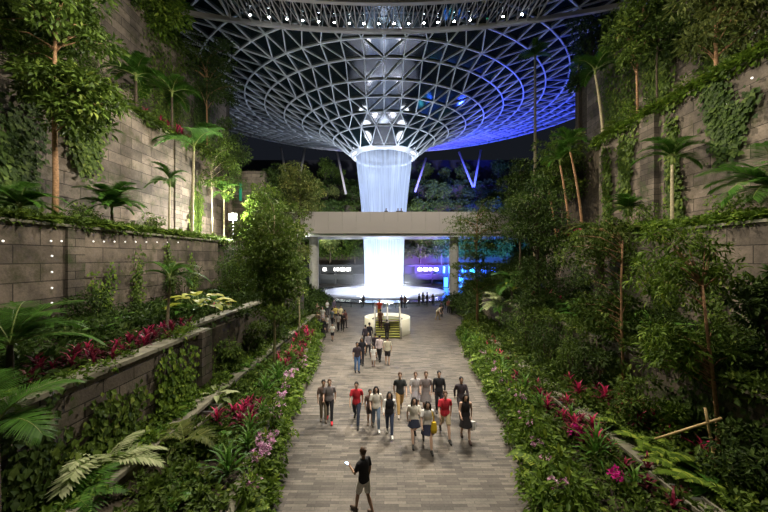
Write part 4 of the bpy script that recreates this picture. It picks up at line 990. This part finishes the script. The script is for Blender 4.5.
def skel(pose):
    q=POSE[pose]; H=Vector((0,0,.93)); J={}
    for s,sg in (('l',1),('r',-1)):
        a=q['st']*sg; hip=Vector((.092*sg,0,.90)); kb=.10+max(0,-a)*1.0       # trailing leg bends at the knee
        th=a+.05+.1*(a>0); knee=hip+Vector((.0,-math.sin(th)*.43,-math.cos(th)*.43)); sh=th-kb-.05
        ank=knee+Vector((-.005*sg,-math.sin(sh)*.41,-math.cos(sh)*.41)); J['hip'+s]=hip;J['knee'+s]=knee;J['ank'+s]=ank
        pitch=-.5*(a<-.1)*abs(a)*2
        J['toe'+s]=ank+Vector((.02*sg,-.17*math.cos(pitch),-.05+.17*math.sin(pitch))); J['heel'+s]=ank+Vector((0,.05,-.045))
        u,e=q['ar'][0 if s=='l' else 1]; S=Vector((.185*sg,0,1.39)); E=S+Vector((.055*sg,-math.sin(u)*.28,-math.cos(u)*.28)); f=u+e
        W=E+Vector((-.01*sg-.05*sg*(e>1),-math.sin(f)*.25,-math.cos(f)*.25)); Hd=W+(W-E).normalized()*.08
        J['sh'+s],J['el'+s],J['wr'+s],J['hd'+s]=[rot_x(p,H,q['lean']) for p in (S,E,W,Hd)]
    low=min(J['toel'].z,J['toer'].z,J['heell'].z,J['heelr'].z)-.028
    J['drop']=low; J['lean']=q['lean']; J['H']=H
    return J
def tp(J,pts): return [rot_x(p,J['H'],J['lean']) for p in pts]
def remesh(g, key, vox, extra=None):
    me=g.mesh(key,[]) ; o=bpy.data.objects.new('tmp',me); COL.objects.link(o)
    m=o.modifiers.new('r','REMESH'); m.mode='VOXEL'; m.voxel_size=vox; m.use_smooth_shade=True
    m2=o.modifiers.new('s','SMOOTH'); m2.factor=.5; m2.iterations=2
    dg=bpy.context.evaluated_depsgraph_get(); r=bpy.data.meshes.new_from_object(o.evaluated_get(dg)); bpy.data.objects.remove(o); r.name=key
    if extra is not None:
        import bmesh
        bm=bmesh.new(); bm.from_mesh(r); e=extra.mesh('x',[],True); bm.from_mesh(e); bm.to_mesh(r); bm.free()
    for p in r.polygons: p.use_smooth=True
    return r
TORSO=[(.80,.12,.09),(.86,.155,.105),(.95,.158,.11),(1.08,.128,.088),(1.22,.155,.105),(1.34,.175,.10),(1.41,.13,.082),(1.45,.062,.06),(1.50,.052,.055),(1.56,.05,.055)]
def shifted(g,dz_):
    g.v=[v-np.array([0,0,dz_]) for v in g.v]; return g
def body_mesh(pose):
    k=('body',pose)
    if k in _bc: return _bc[k]
    J=skel(pose); g=G()
    g.tube(tp(J,[(0,0,z) for z,_,_ in TORSO]),[(a,b) for _,a,b in TORSO],16)
    hc=rot_x((0,-.015,1.62),J['H'],J['lean']); g.ball(hc,(.076,.093,.118),16,12)
    g.ball(hc+Vector((0,-.03,-.06)),(.055,.062,.055),12,8)            # jaw
    g.tube([hc+Vector((0,-.088,.02)),hc+Vector((0,-.115,-.025)),hc+Vector((0,-.09,-.035))],[.010,.017,.012],6) # nose
    g.tube([hc+Vector((-.022,-.092,-.062)),hc+Vector((.022,-.092,-.062))],[.010,.010],6) # lips
    for s in(-1,1): g.ball(hc+Vector((.079*s,.005,-.005)),(.014,.022,.034),8,6)
    fg=G()
    for s,sg in(('l',1),('r',-1)):
        g.tube([J['hip'+s]+Vector((0,0,.03)),J['hip'+s].lerp(J['knee'+s],.35),J['knee'+s],J['knee'+s].lerp(J['ank'+s],.3),J['ank'+s]],[.088,.078,.052,.055,.034],12)
        g.tube([J['heel'+s],J['ank'+s].lerp(J['toe'+s],.5)+Vector((0,0,-.01)),J['toe'+s]],[.034,.038,.028],10)
        S,E,W,Hd=[J[a+s] for a in('sh','el','wr','hd')]
        g.tube([S+Vector((-.05*sg,0,0)),S,S.lerp(E,.5),E,E.lerp(W,.3),W],[.05,.052,.044,.036,.036,.024],10)
        d=(W-E).normalized(); g.tube([W-d*.01,W+d*.05,Hd+d*.005],[.024,(.020,.038),(.018,.038)],10)
        side=d.cross(Vector((1,0,0))); side=(side if side.length>.1 else Vector((0,1,0))).normalized()
        cv=Vector((-sg,0,0))
        for i,(o_,L_) in enumerate(((-.030,.060),(-.011,.072),(.010,.076),(.029,.066))):
            b=Hd-d*.012-side*o_; fg.tube([b,b+d*L_*.4,b+d*L_*.7+cv*L_*.22,b+d*L_*.85+cv*L_*.5],[.0095,.009,.008,.006],6)
        b=W+d*.03+side*.028; fg.tube([b,b+side*.022+d*.022+cv*.008,b+side*.026+d*.05+cv*.018],[.011,.010,.007],6)
    shifted(g,J['drop']); shifted(fg,J['drop']); _bc[k]=remesh(g,'body',.0125,fg); return _bc[k]
def top_mesh(pose,sleeve,long_=0):
    k=('top',pose,sleeve,long_)
    if k in _bc: return _bc[k]
    J=skel(pose); g=G(); T_=[(.86-long_,.178,.128),(.95,.176,.128),(1.08,.150,.110),(1.22,.172,.122),(1.33,.180,.116),(1.40,.150,.102),(1.455,.076,.076)]
    g.tube(tp(J,[(0,0,z) for z,_,_ in T_]),[(a,b) for _,a,b in T_],18)
    if sleeve:
        for s,sg in(('l',1),('r',-1)):
            S,E,W=[J[a+s] for a in('sh','el','wr')]
            pts=[S+Vector((-.07*sg,0,.0)),S+Vector((-.012*sg,0,-.004)),S.lerp(E,.75)] ; rr=[.060,.066,.060]
            if sleeve==2: pts+=[E,E.lerp(W,.4),W-(W-E)*.05]; rr=[.060,.066,.054,.048,.044,.036]
            g.tube(pts,rr,10)
    shifted(g,J['drop']); _bc[k]=remesh(g,'top',.014); return _bc[k]
def bottom_mesh(pose,kind):
    k=('bot',pose,kind)
    if k in _bc: return _bc[k]
    J=skel(pose); g=G()
    if kind in('trousers','shorts'):
        g.tube([(0,0,.82),(0,0,.90),(0,0,.97)],[(.165,.118),(.172,.124),(.155,.115)],16)
        for s in 'lr':
            H_,K_,A_=[J[a+s] for a in('hip','knee','ank')]
            if kind=='trousers': g.tube([H_,H_.lerp(K_,.35),K_,K_.lerp(A_,.4),A_+Vector((0,0,.02))],[.098,.092,.068,.064,.056],12)
            else: g.tube([H_,H_.lerp(K_,.35),H_.lerp(K_,.85)],[.098,.095,.088],12)
    else:
        z1={'skirt':.58,'mini':.66,'dress':.52,'long':.12}[kind]; n=6
        g.tube([(0,-.03*(1-i/n),z1+(.98-z1)*i/n) for i in range(n+1)],[(.15+(.10 if kind!='long' else .13)*(1-i/n)**1.2,.115+.12*(1-i/n)**1.2) for i in range(n+1)],18)
    shifted(g,J['drop']); _bc[k]=remesh(g,'bottom',.014); return _bc[k]
def hair_mesh(pose,style):
    k=('hair',pose,style)
    if k in _bc: return _bc[k]
    J=skel(pose); g=G(); hc=rot_x((0,-.015,1.62),J['H'],J['lean'])
    g.ball(hc+Vector((0,.018,.028)),(.088,.100,.108),16,10)
    if style in('long','curly'):
        w=.10 if style=='long' else .125
        g.tube([hc+Vector((0,.05,.03)),hc+Vector((0,.075,-.10)),hc+Vector((0,.10,-.25)),hc+Vector((0,.11,-.36 if style=='long' else -.26))],[(.085,.06),(w,.055),(w*.95,.045),(w*.6,.03)],14)
        for s in(-1,1): g.tube([hc+Vector((.075*s,-.01,.04)),hc+Vector((.095*s,-.005,-.08)),hc+Vector((.10*s,-.02,-.22))],[.035,.04,.028],8)
    if style=='bun': g.ball(hc+Vector((0,.10,.07)),.045,10,8)
    if style=='tail': g.tube([hc+Vector((0,.09,.05)),hc+Vector((0,.15,-.05)),hc+Vector((0,.13,-.2))],[.035,.04,.015],8)
    shifted(g,J['drop']); _bc[k]=remesh(g,'hair',.013); return _bc[k]
def shoe_mesh(pose,s):
    k=('shoe',pose,s)
    if k in _bc: return _bc[k]
    J=skel(pose); g=G(); g.tube([J['heel'+s]+Vector((0,.01,0)),J['ank'+s].lerp(J['toe'+s],.45),J['toe'+s]+Vector((0,-.03,.002))],[.045,.050,.036],12)
    g.tube([J['ank'+s]+Vector((0,.01,.01)),J['ank'+s].lerp(J['toe'+s],.3)],[.045,.045],10)
    shifted(g,J['drop']); _bc[k]=remesh(g,'shoe',.012); return _bc[k]
HAIR={'black':(.012,.010,.010),'brown':(.08,.04,.02),'blond':(.45,.30,.12),'grey':(.35,.33,.32)}
def mat_on(o,m):
    o.data=o.data.copy() if False else o.data
    o.data.materials.clear() if False else None
def use(name,me,mat,parent):
    if not me.materials: me.materials.append(mat)
    o=link(name,me,parent); o.material_slots[0].link='OBJECT'; o.material_slots[0].material=mat; return o
def person(label, px, py, pose='stand', rz=0, h=1.0, top=(.1,.1,.1), sleeve=1, bot='trousers', bc=(.05,.05,.07), hair='black', hs='short', shoe=(.05,.05,.05), skin='a', vest=None, Y=None, z0=0., lt=0, group=None):
    Y=Y or F*(EYE-z0)/(py-HOR); Y=Y+abs(POSE[pose]['st'])*.75*(z0==0); x=(px-CXP)*Y/F; t=thing('person',label,'person',(x,Y,z0),rz,group); t.scale=(h,h,h)
    b=use('body',body_mesh(pose),SKIN[skin],t)
    use('hair',hair_mesh(pose,hs),pri_c(HAIR[hair]),t)
    use('dress_top' if bot=='dress' else 'shirt',top_mesh(pose,sleeve,lt),fabric(top),t)
    if vest: 
        o=use('vest',top_mesh(pose,0,0),fabric(vest),t); o.scale=(1.06,1.08,1.0)
    use({'mini':'skirt','long':'skirt','dress':'dress_skirt'}.get(bot,bot),bottom_mesh(pose,bot),fabric(bc),t)
    for s in 'lr': use('shoe',shoe_mesh(pose,s),fabric(shoe),t)
    J=skel(pose); hc=rot_x((0,-.015,1.62),J['H'],J['lean'])-Vector((0,0,J['drop'])); g=G()
    for s in(-1,1): g.ball(hc+Vector((.03*s,-.086,.008)),(.011,.009,.007),8,6)
    g.obj('eyes',EYE_W,t,True)
    return t,J
def pri_c(c): return fabric(c,.5)
def held(name,label,cat,t,J,g,mats):
    """something a person carries: a thing of its own at the hand"""
    o=g.obj(name,mats); o.location=t.location; o.rotation_euler=t.rotation_euler; o.scale=t.scale; tag(o,label,cat); return o
W_=(.85,.84,.80)
CREAM=(.82,.78,.68)
# foreground
t,J=person('person in black top and white shorts walking away with a glowing phone, nearest the viewer',364,517,'phone',PI+.85,.98,(.02,.02,.025),1,'shorts',(.86,.83,.76),'brown','bun',(.2,.15,.12),'b')
h=J['hdl']-Vector((0,0,J['drop'])); g=G(); g.box(h.x-.045,h.y-.14,h.z-.01,h.x+.045,h.y+.02,h.z+.005); g.box(h.x-.04,h.y-.135,h.z+.005,h.x+.04,h.y+.015,h.z+.008,1)
held('phone','glowing phone held out by the person nearest the viewer','phone',t,J,g,[M['steel'],pri('phone_screen',(.5,.6,.9),.3,emit=(.5,.65,1),es=3)])
person('person in grey top, black trousers and bright red shoes by the left kerb',329.5,423,'step',.15,1.0,(.20,.18,.18),1,'trousers',(.02,.02,.025),'brown','short',(.75,.04,.06),'a')
person('person in dark top and khaki trousers close behind the one in red shoes',323.5,421,'stand',.2,.97,(.16,.11,.09),1,'trousers',(.22,.18,.12),'black','short',(.1,.08,.06),'b')
person('person in plain red t-shirt and dark jeans walking alone left of the group',356.5,427,'walk',0,1.02,(.55,.025,.04),1,'trousers',(.03,.04,.07),'black','short',(.02,.02,.02),'a')
t,J=person('person with curly dark hair, cream top and light blue jeans',376,431,'step',.1,.97,CREAM,1,'trousers',(.22,.30,.42),'black','curly',W_,'a')
person('smaller person in dark clothes half hidden behind the one in cream top',370,425,'stand',.1,.82,(.14,.09,.08),1,'shorts',(.09,.07,.07),'black','short',(.2,.15,.12),'b')
person('person with long black hair, black vest over white sleeves and dark jeans',389.5,437,'step',0,.95,W_,2,'trousers',(.05,.07,.13),'black','long',W_,'a',vest=(.015,.015,.02))
person('person in black t-shirt and tan trousers at the back left of the walking group',400,416,'walk2',.05,1.06,(.03,.035,.035),1,'trousers',(.50,.32,.12),'brown','short',(.5,.45,.4),'a')
person('person in pale grey and white outfit between the black t-shirt and grey dress',415.5,413,'step',.0,1.0,(.50,.48,.48),1,'skirt',(.42,.40,.44),'brown','short',(.3,.25,.2),'a')
person('person in a patterned grey dress next to the black hoodie',426,415,'step',-.1,1.05,(.25,.22,.22),1,'dress',(.22,.20,.20),'brown','short',(.2,.2,.2),'a')
person('person in a black hoodie at the back of the walking group',439,413,'stand',0,1.04,(.015,.018,.022),2,'trousers',(.04,.04,.05),'black','short',(.05,.05,.05),'a')
person('person with long dark hair, cream top and dark mini skirt',414,446,'walk2',.05,.98,CREAM,1,'mini',(.02,.025,.05),'black','long',(.03,.03,.03),'a')
t,J=person('person in white top and navy skirt carrying a yellow bag',427.5,452,'walk',0,.99,(.88,.86,.82),1,'skirt',(.03,.035,.07),'black','long',(.03,.03,.03),'a')
g=G(); g.tube([(.20,-.20,.62),(.20,-.20,.72),(.20,-.19,.98)],[(.10,.08),(.12,.09),(.08,.06)],12); g.tube([(.2,-.19,.96),(.17,-.14,1.2),(.1,0,1.42)],.012,6)
held('shoulder_bag','bright yellow bag carried by the person in the navy skirt','bag',t,J,g,pri('yellow_cloth',(.80,.55,.02),.6))
person('person in red shirt and khaki shorts at the front right of the group',445,441,'walk',0,1.04,(.60,.03,.05),1,'shorts',(.46,.38,.24),'brown','short',(.03,.03,.03),'a')
t,J=person('person in short black dress with bare legs at the right end of the group',465.5,442,'step',0,.98,(.02,.017,.02),0,'dress',(.02,.017,.02),'black','long',(.1,.06,.05),'a')
g=G(); h=J['hdl']-Vector((0,0,J['drop'])); g.tube([(h.x+.03,h.y,h.z-.42),(h.x+.03,h.y,h.z-.1)],[(.12,.08),(.13,.06)],4); g.tube([(h.x+.03,h.y-.08,h.z-.1),(h.x,h.y,h.z+.03),(h.x+.03,h.y+.08,h.z-.1)],.006,5)
held('shopping_bag','white shopping bag carried by the person in the black dress','bag',t,J,g,pri('white_paper',(.9,.88,.86),.6))
person('person in dark clothes walking behind the one in the black dress by the right kerb',461,421,'walk2',0,1.04,(.05,.04,.05),2,'trousers',(.05,.045,.05),'black','short',(.04,.04,.04),'b')
# group in front of the stairs
person('person in dark shirt and bright blue jeans, nearest of the cluster by the stairs',357,372,'stand',.3,1.0,(.045,.03,.04),1,'trousers',(.10,.20,.42),'black','short',(.03,.03,.03),'b')
person('person in all black between the blue jeans and the white-topped ones by the stairs',362,365,'stand',-.2,.98,(.02,.02,.03),1,'trousers',(.02,.02,.03),'black','long',(.03,.03,.03),'b')
person('small person in a white dress at the front middle of the cluster by the stairs',373.5,366,'stand',.1,.72,W_,1,'dress',(.6,.55,.5),'black','long',(.3,.2,.2),'a')
person('person in pinkish white top and black trousers in the cluster by the stairs',379.5,362,'step',2.9,.98,(.68,.58,.60),2,'trousers',(.02,.02,.025),'black','short',(.05,.05,.05),'a')
person('person in cream t-shirt and dark shorts at the right of the cluster by the stairs',387.5,365,'stand',PI,1.02,(.72,.66,.50),1,'shorts',(.04,.035,.04),'black','short',(.4,.3,.25),'a')
person('person in black behind the pinkish top in the cluster by the stairs',375.5,359,'stand',2.8,.98,(.03,.02,.03),2,'trousers',(.03,.02,.03),'black','short',(.05,.05,.05),'b')
person('person with white scarf over dark clothes left of the stairs cluster',368,357,'step',.4,.96,(.35,.32,.34),2,'trousers',(.03,.03,.05),'black','long',(.05,.05,.05),'a')
person('person in dark jacket at the foot of the left stair flight, taller one',369.5,346,'stand',PI-.3,1.02,(.02,.02,.035),2,'trousers',(.03,.03,.04),'black','short',(.05,.05,.05),'b')
person('shorter person in dark clothes beside the taller one at the foot of the left stairs',365.5,346,'stand',PI+.3,.92,(.05,.04,.06),2,'trousers',(.02,.02,.03),'black','short',(.05,.05,.05),'b')
person('person in red shirt at the top of the left stair flight',379.5,318,'stand',0,1.0,(.55,.06,.03),1,'trousers',(.55,.38,.06),'brown','short',(.05,.05,.05),'b',Y=29.0,z0=1.22)
person('person in brown clothes part way up the left stair flight',380.5,330,'step',PI,.97,(.20,.10,.07),1,'trousers',(.08,.04,.03),'black','short',(.05,.05,.05),'b',Y=27.42,z0=.64)
person('person in dark clothes between the two stair flights',387.0,342,'stand',PI,.97,(.03,.025,.03),2,'trousers',(.03,.03,.03),'black','short',(.05,.05,.05),'b',Y=26.1)
# crowd at the left
CR=[(332.5,341,.80,W_,1,'shorts',(.02,.02,.03),'front of the left crowd, small, in white t-shirt and black shorts'),
(323,339,1.02,(.015,.015,.02),2,'long',(.015,.015,.02),'left crowd front, in a long black dress'),
(319.5,336,1.0,(.05,.05,.06),2,'trousers',(.03,.03,.04),'left edge of the left crowd, in charcoal clothes'),
(327,333,.95,W_,1,'trousers',(.10,.08,.08),'left crowd, in white top just behind the long black dress'),
(317.5,330,1.0,(.45,.34,.22),1,'trousers',(.08,.07,.06),'left crowd, in tan shirt beside the leaves'),
(332,327,1.03,(.20,.25,.28),1,'trousers',(.03,.03,.04),'left crowd, in blue-grey shirt with back turned'),
(335.5,322,1.0,(.62,.50,.14),1,'trousers',(.06,.06,.07),'left crowd, in mustard yellow shirt'),
(340.5,323,1.02,(.78,.70,.40),1,'trousers',(.05,.05,.06),'left crowd, in pale yellow shirt'),
(338.5,331,.95,(.60,.56,.56),1,'trousers',(.04,.03,.04),'left crowd, in pale grey top near its right side'),
(342.5,331,1.0,(.03,.025,.03),2,'trousers',(.03,.03,.03),'right edge of the left crowd, in black jacket'),
(345,328,1.0,(.14,.05,.05),1,'trousers',(.04,.03,.03),'right edge of the left crowd, in dark maroon top'),
(322.5,324,1.0,(.60,.58,.55),1,'skirt',(.3,.25,.25),'left crowd, in off-white top near the column'),
(327,315,1.0,(.55,.55,.55),1,'trousers',(.05,.05,.06),'back of the left crowd, in light grey top by the column'),
(334,314,1.0,(.12,.10,.16),2,'trousers',(.05,.05,.06),'back of the left crowd, in dusky purple top'),
(317,318,1.0,(.5,.32,.28),1,'trousers',(.05,.05,.06),'back of the left crowd, in salmon top at the column foot')]
for i,(px,py,h,c,sl,b,bc,l) in enumerate(CR):
    person('person in '+l if False else 'person at the '+l if not l.startswith('left crowd') else 'person in the '+l,px,py,'stand' if i%3 else 'hold',R.uniform(-1,1)+(PI if i in(5,) else 0),h,c,sl,b,bc,'black','long' if i in(1,3,8,11) else 'short',(.05,.05,.05),'a' if i%2 else 'b',group=None)
# by the pool
PL=[(363.5,306.5,.95,(.02,.02,.03),'stand','person in black alone by the pool railing left of the stairs'),
(401.5,308,1.0,(.06,.03,.04),'stand','person in dark clothes at the pool railing just right of the stairs, left of two'),
(405,308,1.0,(.10,.06,.06),'stand','person in brownish clothes at the pool railing just right of the stairs, right of two'),
(419.2,306,1.0,(.02,.02,.03),'stand','person in black in the dark row at the pool, leftmost'),
(423,305,1.03,(.05,.06,.08),'hold','person in grey-blue in the dark row at the pool, second from the left'),
(427.2,304.5,1.0,(.02,.02,.03),'stand','person in black in the dark row at the pool, second from the right'),
(433,305.5,.95,(.03,.03,.05),'hold','person in dark clothes in the dark row at the pool, rightmost'),
(441.5,317,1.0,(.02,.02,.03),'stand','person in black just right of the bending person'),
(448.5,313,1.0,(.20,.06,.05),'stand','person in brick red top left of the right bridge column'),
(451.5,314,.95,(.05,.03,.04),'stand','person in dark top close to the right bridge column'),
(463,314,1.0,(.30,.12,.10),'stand','person in reddish top just right of the right bridge column'),
(467,317,1.0,(.05,.05,.07),'hold','person in dark clothes right of the reddish top by the layered tree'),
(471,313,1.0,(.45,.40,.36),'stand','person in pale top half hidden by the layered tree')]
for i,(px,py,h,c,ps,l) in enumerate(PL):
    person(l,px,py,ps,R.uniform(-1,1)+PI*(i%2),h,c,2 if i%2 else 1,'trousers',(.03,.03,.04),'black','short' if i%2 else 'long',(.05,.05,.05),'b')
person('person in cream top bending forward near the right bridge column',437.5,320,'bend',.9,1.0,(.75,.68,.52),1,'trousers',(.38,.28,.14),'black','short',(.3,.2,.1),'a')
for px,c,l in ((386.2,(.03,.03,.04),'leftmost of three'),(398,(.05,.05,.06),'middle one of three'),(401.3,(.03,.03,.03),'rightmost of three')):
    person('person in dark clothes standing on the footbridge, only the head visible, '+l,px,212,'stand',R.random(),1.0,c,2,'trousers',(.03,.03,.04),'black','short',(.05,.05,.05),'b',Y=41.6,z0=11.4)

# ================================================================== LIGHT
def lamp(kind,name,loc,power,col=(1,1,1),size=.5,target=None,angle=60,blend=.6):
    d=bpy.data.lights.new(name,kind); d.energy=power; d.color=col
    if kind=='AREA': d.size=size
    else: d.shadow_soft_size=size
    if kind=='SPOT': d.spot_size=math.radians(angle); d.spot_blend=blend
    o=bpy.data.objects.new(name,d); COL.objects.link(o); o.location=loc
    if target is not None: o.rotation_euler=(Vector(target)-Vector(loc)).to_track_quat('-Z','Y').to_euler()
    return o
# added lamps without fixtures, in and around the waterfall
for z,p in ((1.6,2200),(4.5,1100),(9,500),(15,360),(21,800)):
    lamp('POINT','waterfall_fill',(0,62,z),p,(.70,.80,1),1.2)  # added points within the column make the translucent water glow
for k in range(6): lamp('POINT','rim_fill',(8.2*math.cos(k*PI/3),62+8.2*math.sin(k*PI/3),24.2),700,(.8,.88,1),1.1)  # added bare points that whiten the oculus ring and inner lattice
for k in range(6): lamp('POINT','pool_base_fill',(5*math.cos(k*PI/3+.5),62+5*math.sin(k*PI/3+.5),1.0),450,(.85,.88,1),.3)  # added points brighten the column foot, basin and mist
for k in range(6): lamp('SPOT','pool_fill_spot',(8.4*math.cos(k*PI/3),62+8.4*math.sin(k*PI/3),24),9000,(.85,.87,1),.4,(9*math.cos(k*PI/3),62+9*math.sin(k*PI/3),0),34,.6)  # added spots that turn the basin into a bright disc
# blue show lights, then added fills for the hillside and gallery trees
lamp('SPOT','blue_show_light',(26,74,14),60000,(.03,.07,1),1,(34,66,36),120)
lamp('SPOT','blue_show_light',(14,80,18),60000,(.05,.05,1),1,(16,90,40),110)
lamp('SPOT','blue_show_light',(18,70,4),120000,(.04,.16,1),.5,(24,86,8),100)
lamp('SPOT','violet_show_light',(9,72,5),60000,(.22,.12,1),.5,(12,88,9),90)
lamp('SPOT','blue_show_light',(28,78,16),90000,(.03,.04,1),.5,(28,92,20),60)
lamp('SPOT','hillside_fill',(-14,66,11),60000,(.85,.85,1),1,(-16,98,22),50)  # added fill that lifts the dim hillside foliage, left half
lamp('SPOT','hillside_fill',(12,66,11),60000,(.8,.8,1),1,(14,98,22),50)  # added fill for the right half of the hillside
lamp('SPOT','gallery_tree_fill',(-11,68,2),9000,(.95,1,.9),.5,(-11,82,7),80)  # added whitish fill for the trees on the gallery roof
# valley lighting
lamp('SPOT','walkway_and_fill_spot',(9,33,31),38000,(1,.89,.72),.6,(-14,20,5),80)
lamp('SPOT','walkway_and_fill_spot',(-9,33,31),42000,(1,.86,.66),.6,(14,17,6),80)
lamp('SPOT','walkway_and_fill_spot',(6,32,31),16000,(1,.93,.82),.3,(0,20,0),38)
lamp('SPOT','walkway_and_fill_spot',(4,22,30),22000,(1,.92,.8),.8,(0,41,11),70)  # added fill away from the walkway, brightens the bridge fascia
lamp('SPOT','overhead_fill',(-3,9,29),13000,(1,.89,.72),1.5,(-11,12,3),58)  # added overhead fill for the near left wall and planting
lamp('SPOT','overhead_fill',(2,9,29),17000,(1,.89,.72),1.5,(12,13,3),58)  # added overhead fill for the near right wall and planting
lamp('SPOT','overhead_fill',(0,8,22),20000,(1,.92,.76),1.5,(-18,19,18),75)  # added fill in mid-air for the upper left foliage
lamp('SPOT','overhead_fill',(0,8,22),10000,(1,.92,.76),1.5,(18,18,17),75)  # added fill in mid-air for the upper right foliage
lamp('POINT','floodlight_light',(fx+.35,fy-.7,fz),3500,(1,.97,.86),.25)
w=bpy.data.worlds.new('night'); bpy.context.scene.world=w; w.use_nodes=True
w.node_tree.nodes['Background'].inputs[0].default_value=(.35,.42,.6,1); w.node_tree.nodes['Background'].inputs[1].default_value=.02
lamp('SPOT','overhead_fill',(7,7,27),22000,(1,.93,.82),.3,(-.5,18.5,0),34,.8)  # added front fill from the camera side for path and people
lamp('SPOT','overhead_fill',(3,6,28),9000,(1,.93,.8),.5,(-6,17,7),40,.8)  # added front fill for the big tree left of the plaza
# ================================================================== CAMERA
cd=bpy.data.cameras.new('camera'); cam=bpy.data.objects.new('camera',cd); COL.objects.link(cam)
cam.location=(0,0,EYE); cam.rotation_euler=(PI/2,0,0); cd.sensor_width=36; cd.lens=36*F/768; cd.shift_y=2/768; cd.clip_end=500; cd.clip_start=.05
sc=bpy.context.scene; sc.camera=cam
sc.view_settings.view_transform='Standard'; sc.view_settings.look='None'; sc.view_settings.gamma=1; sc.view_settings.exposure=.12
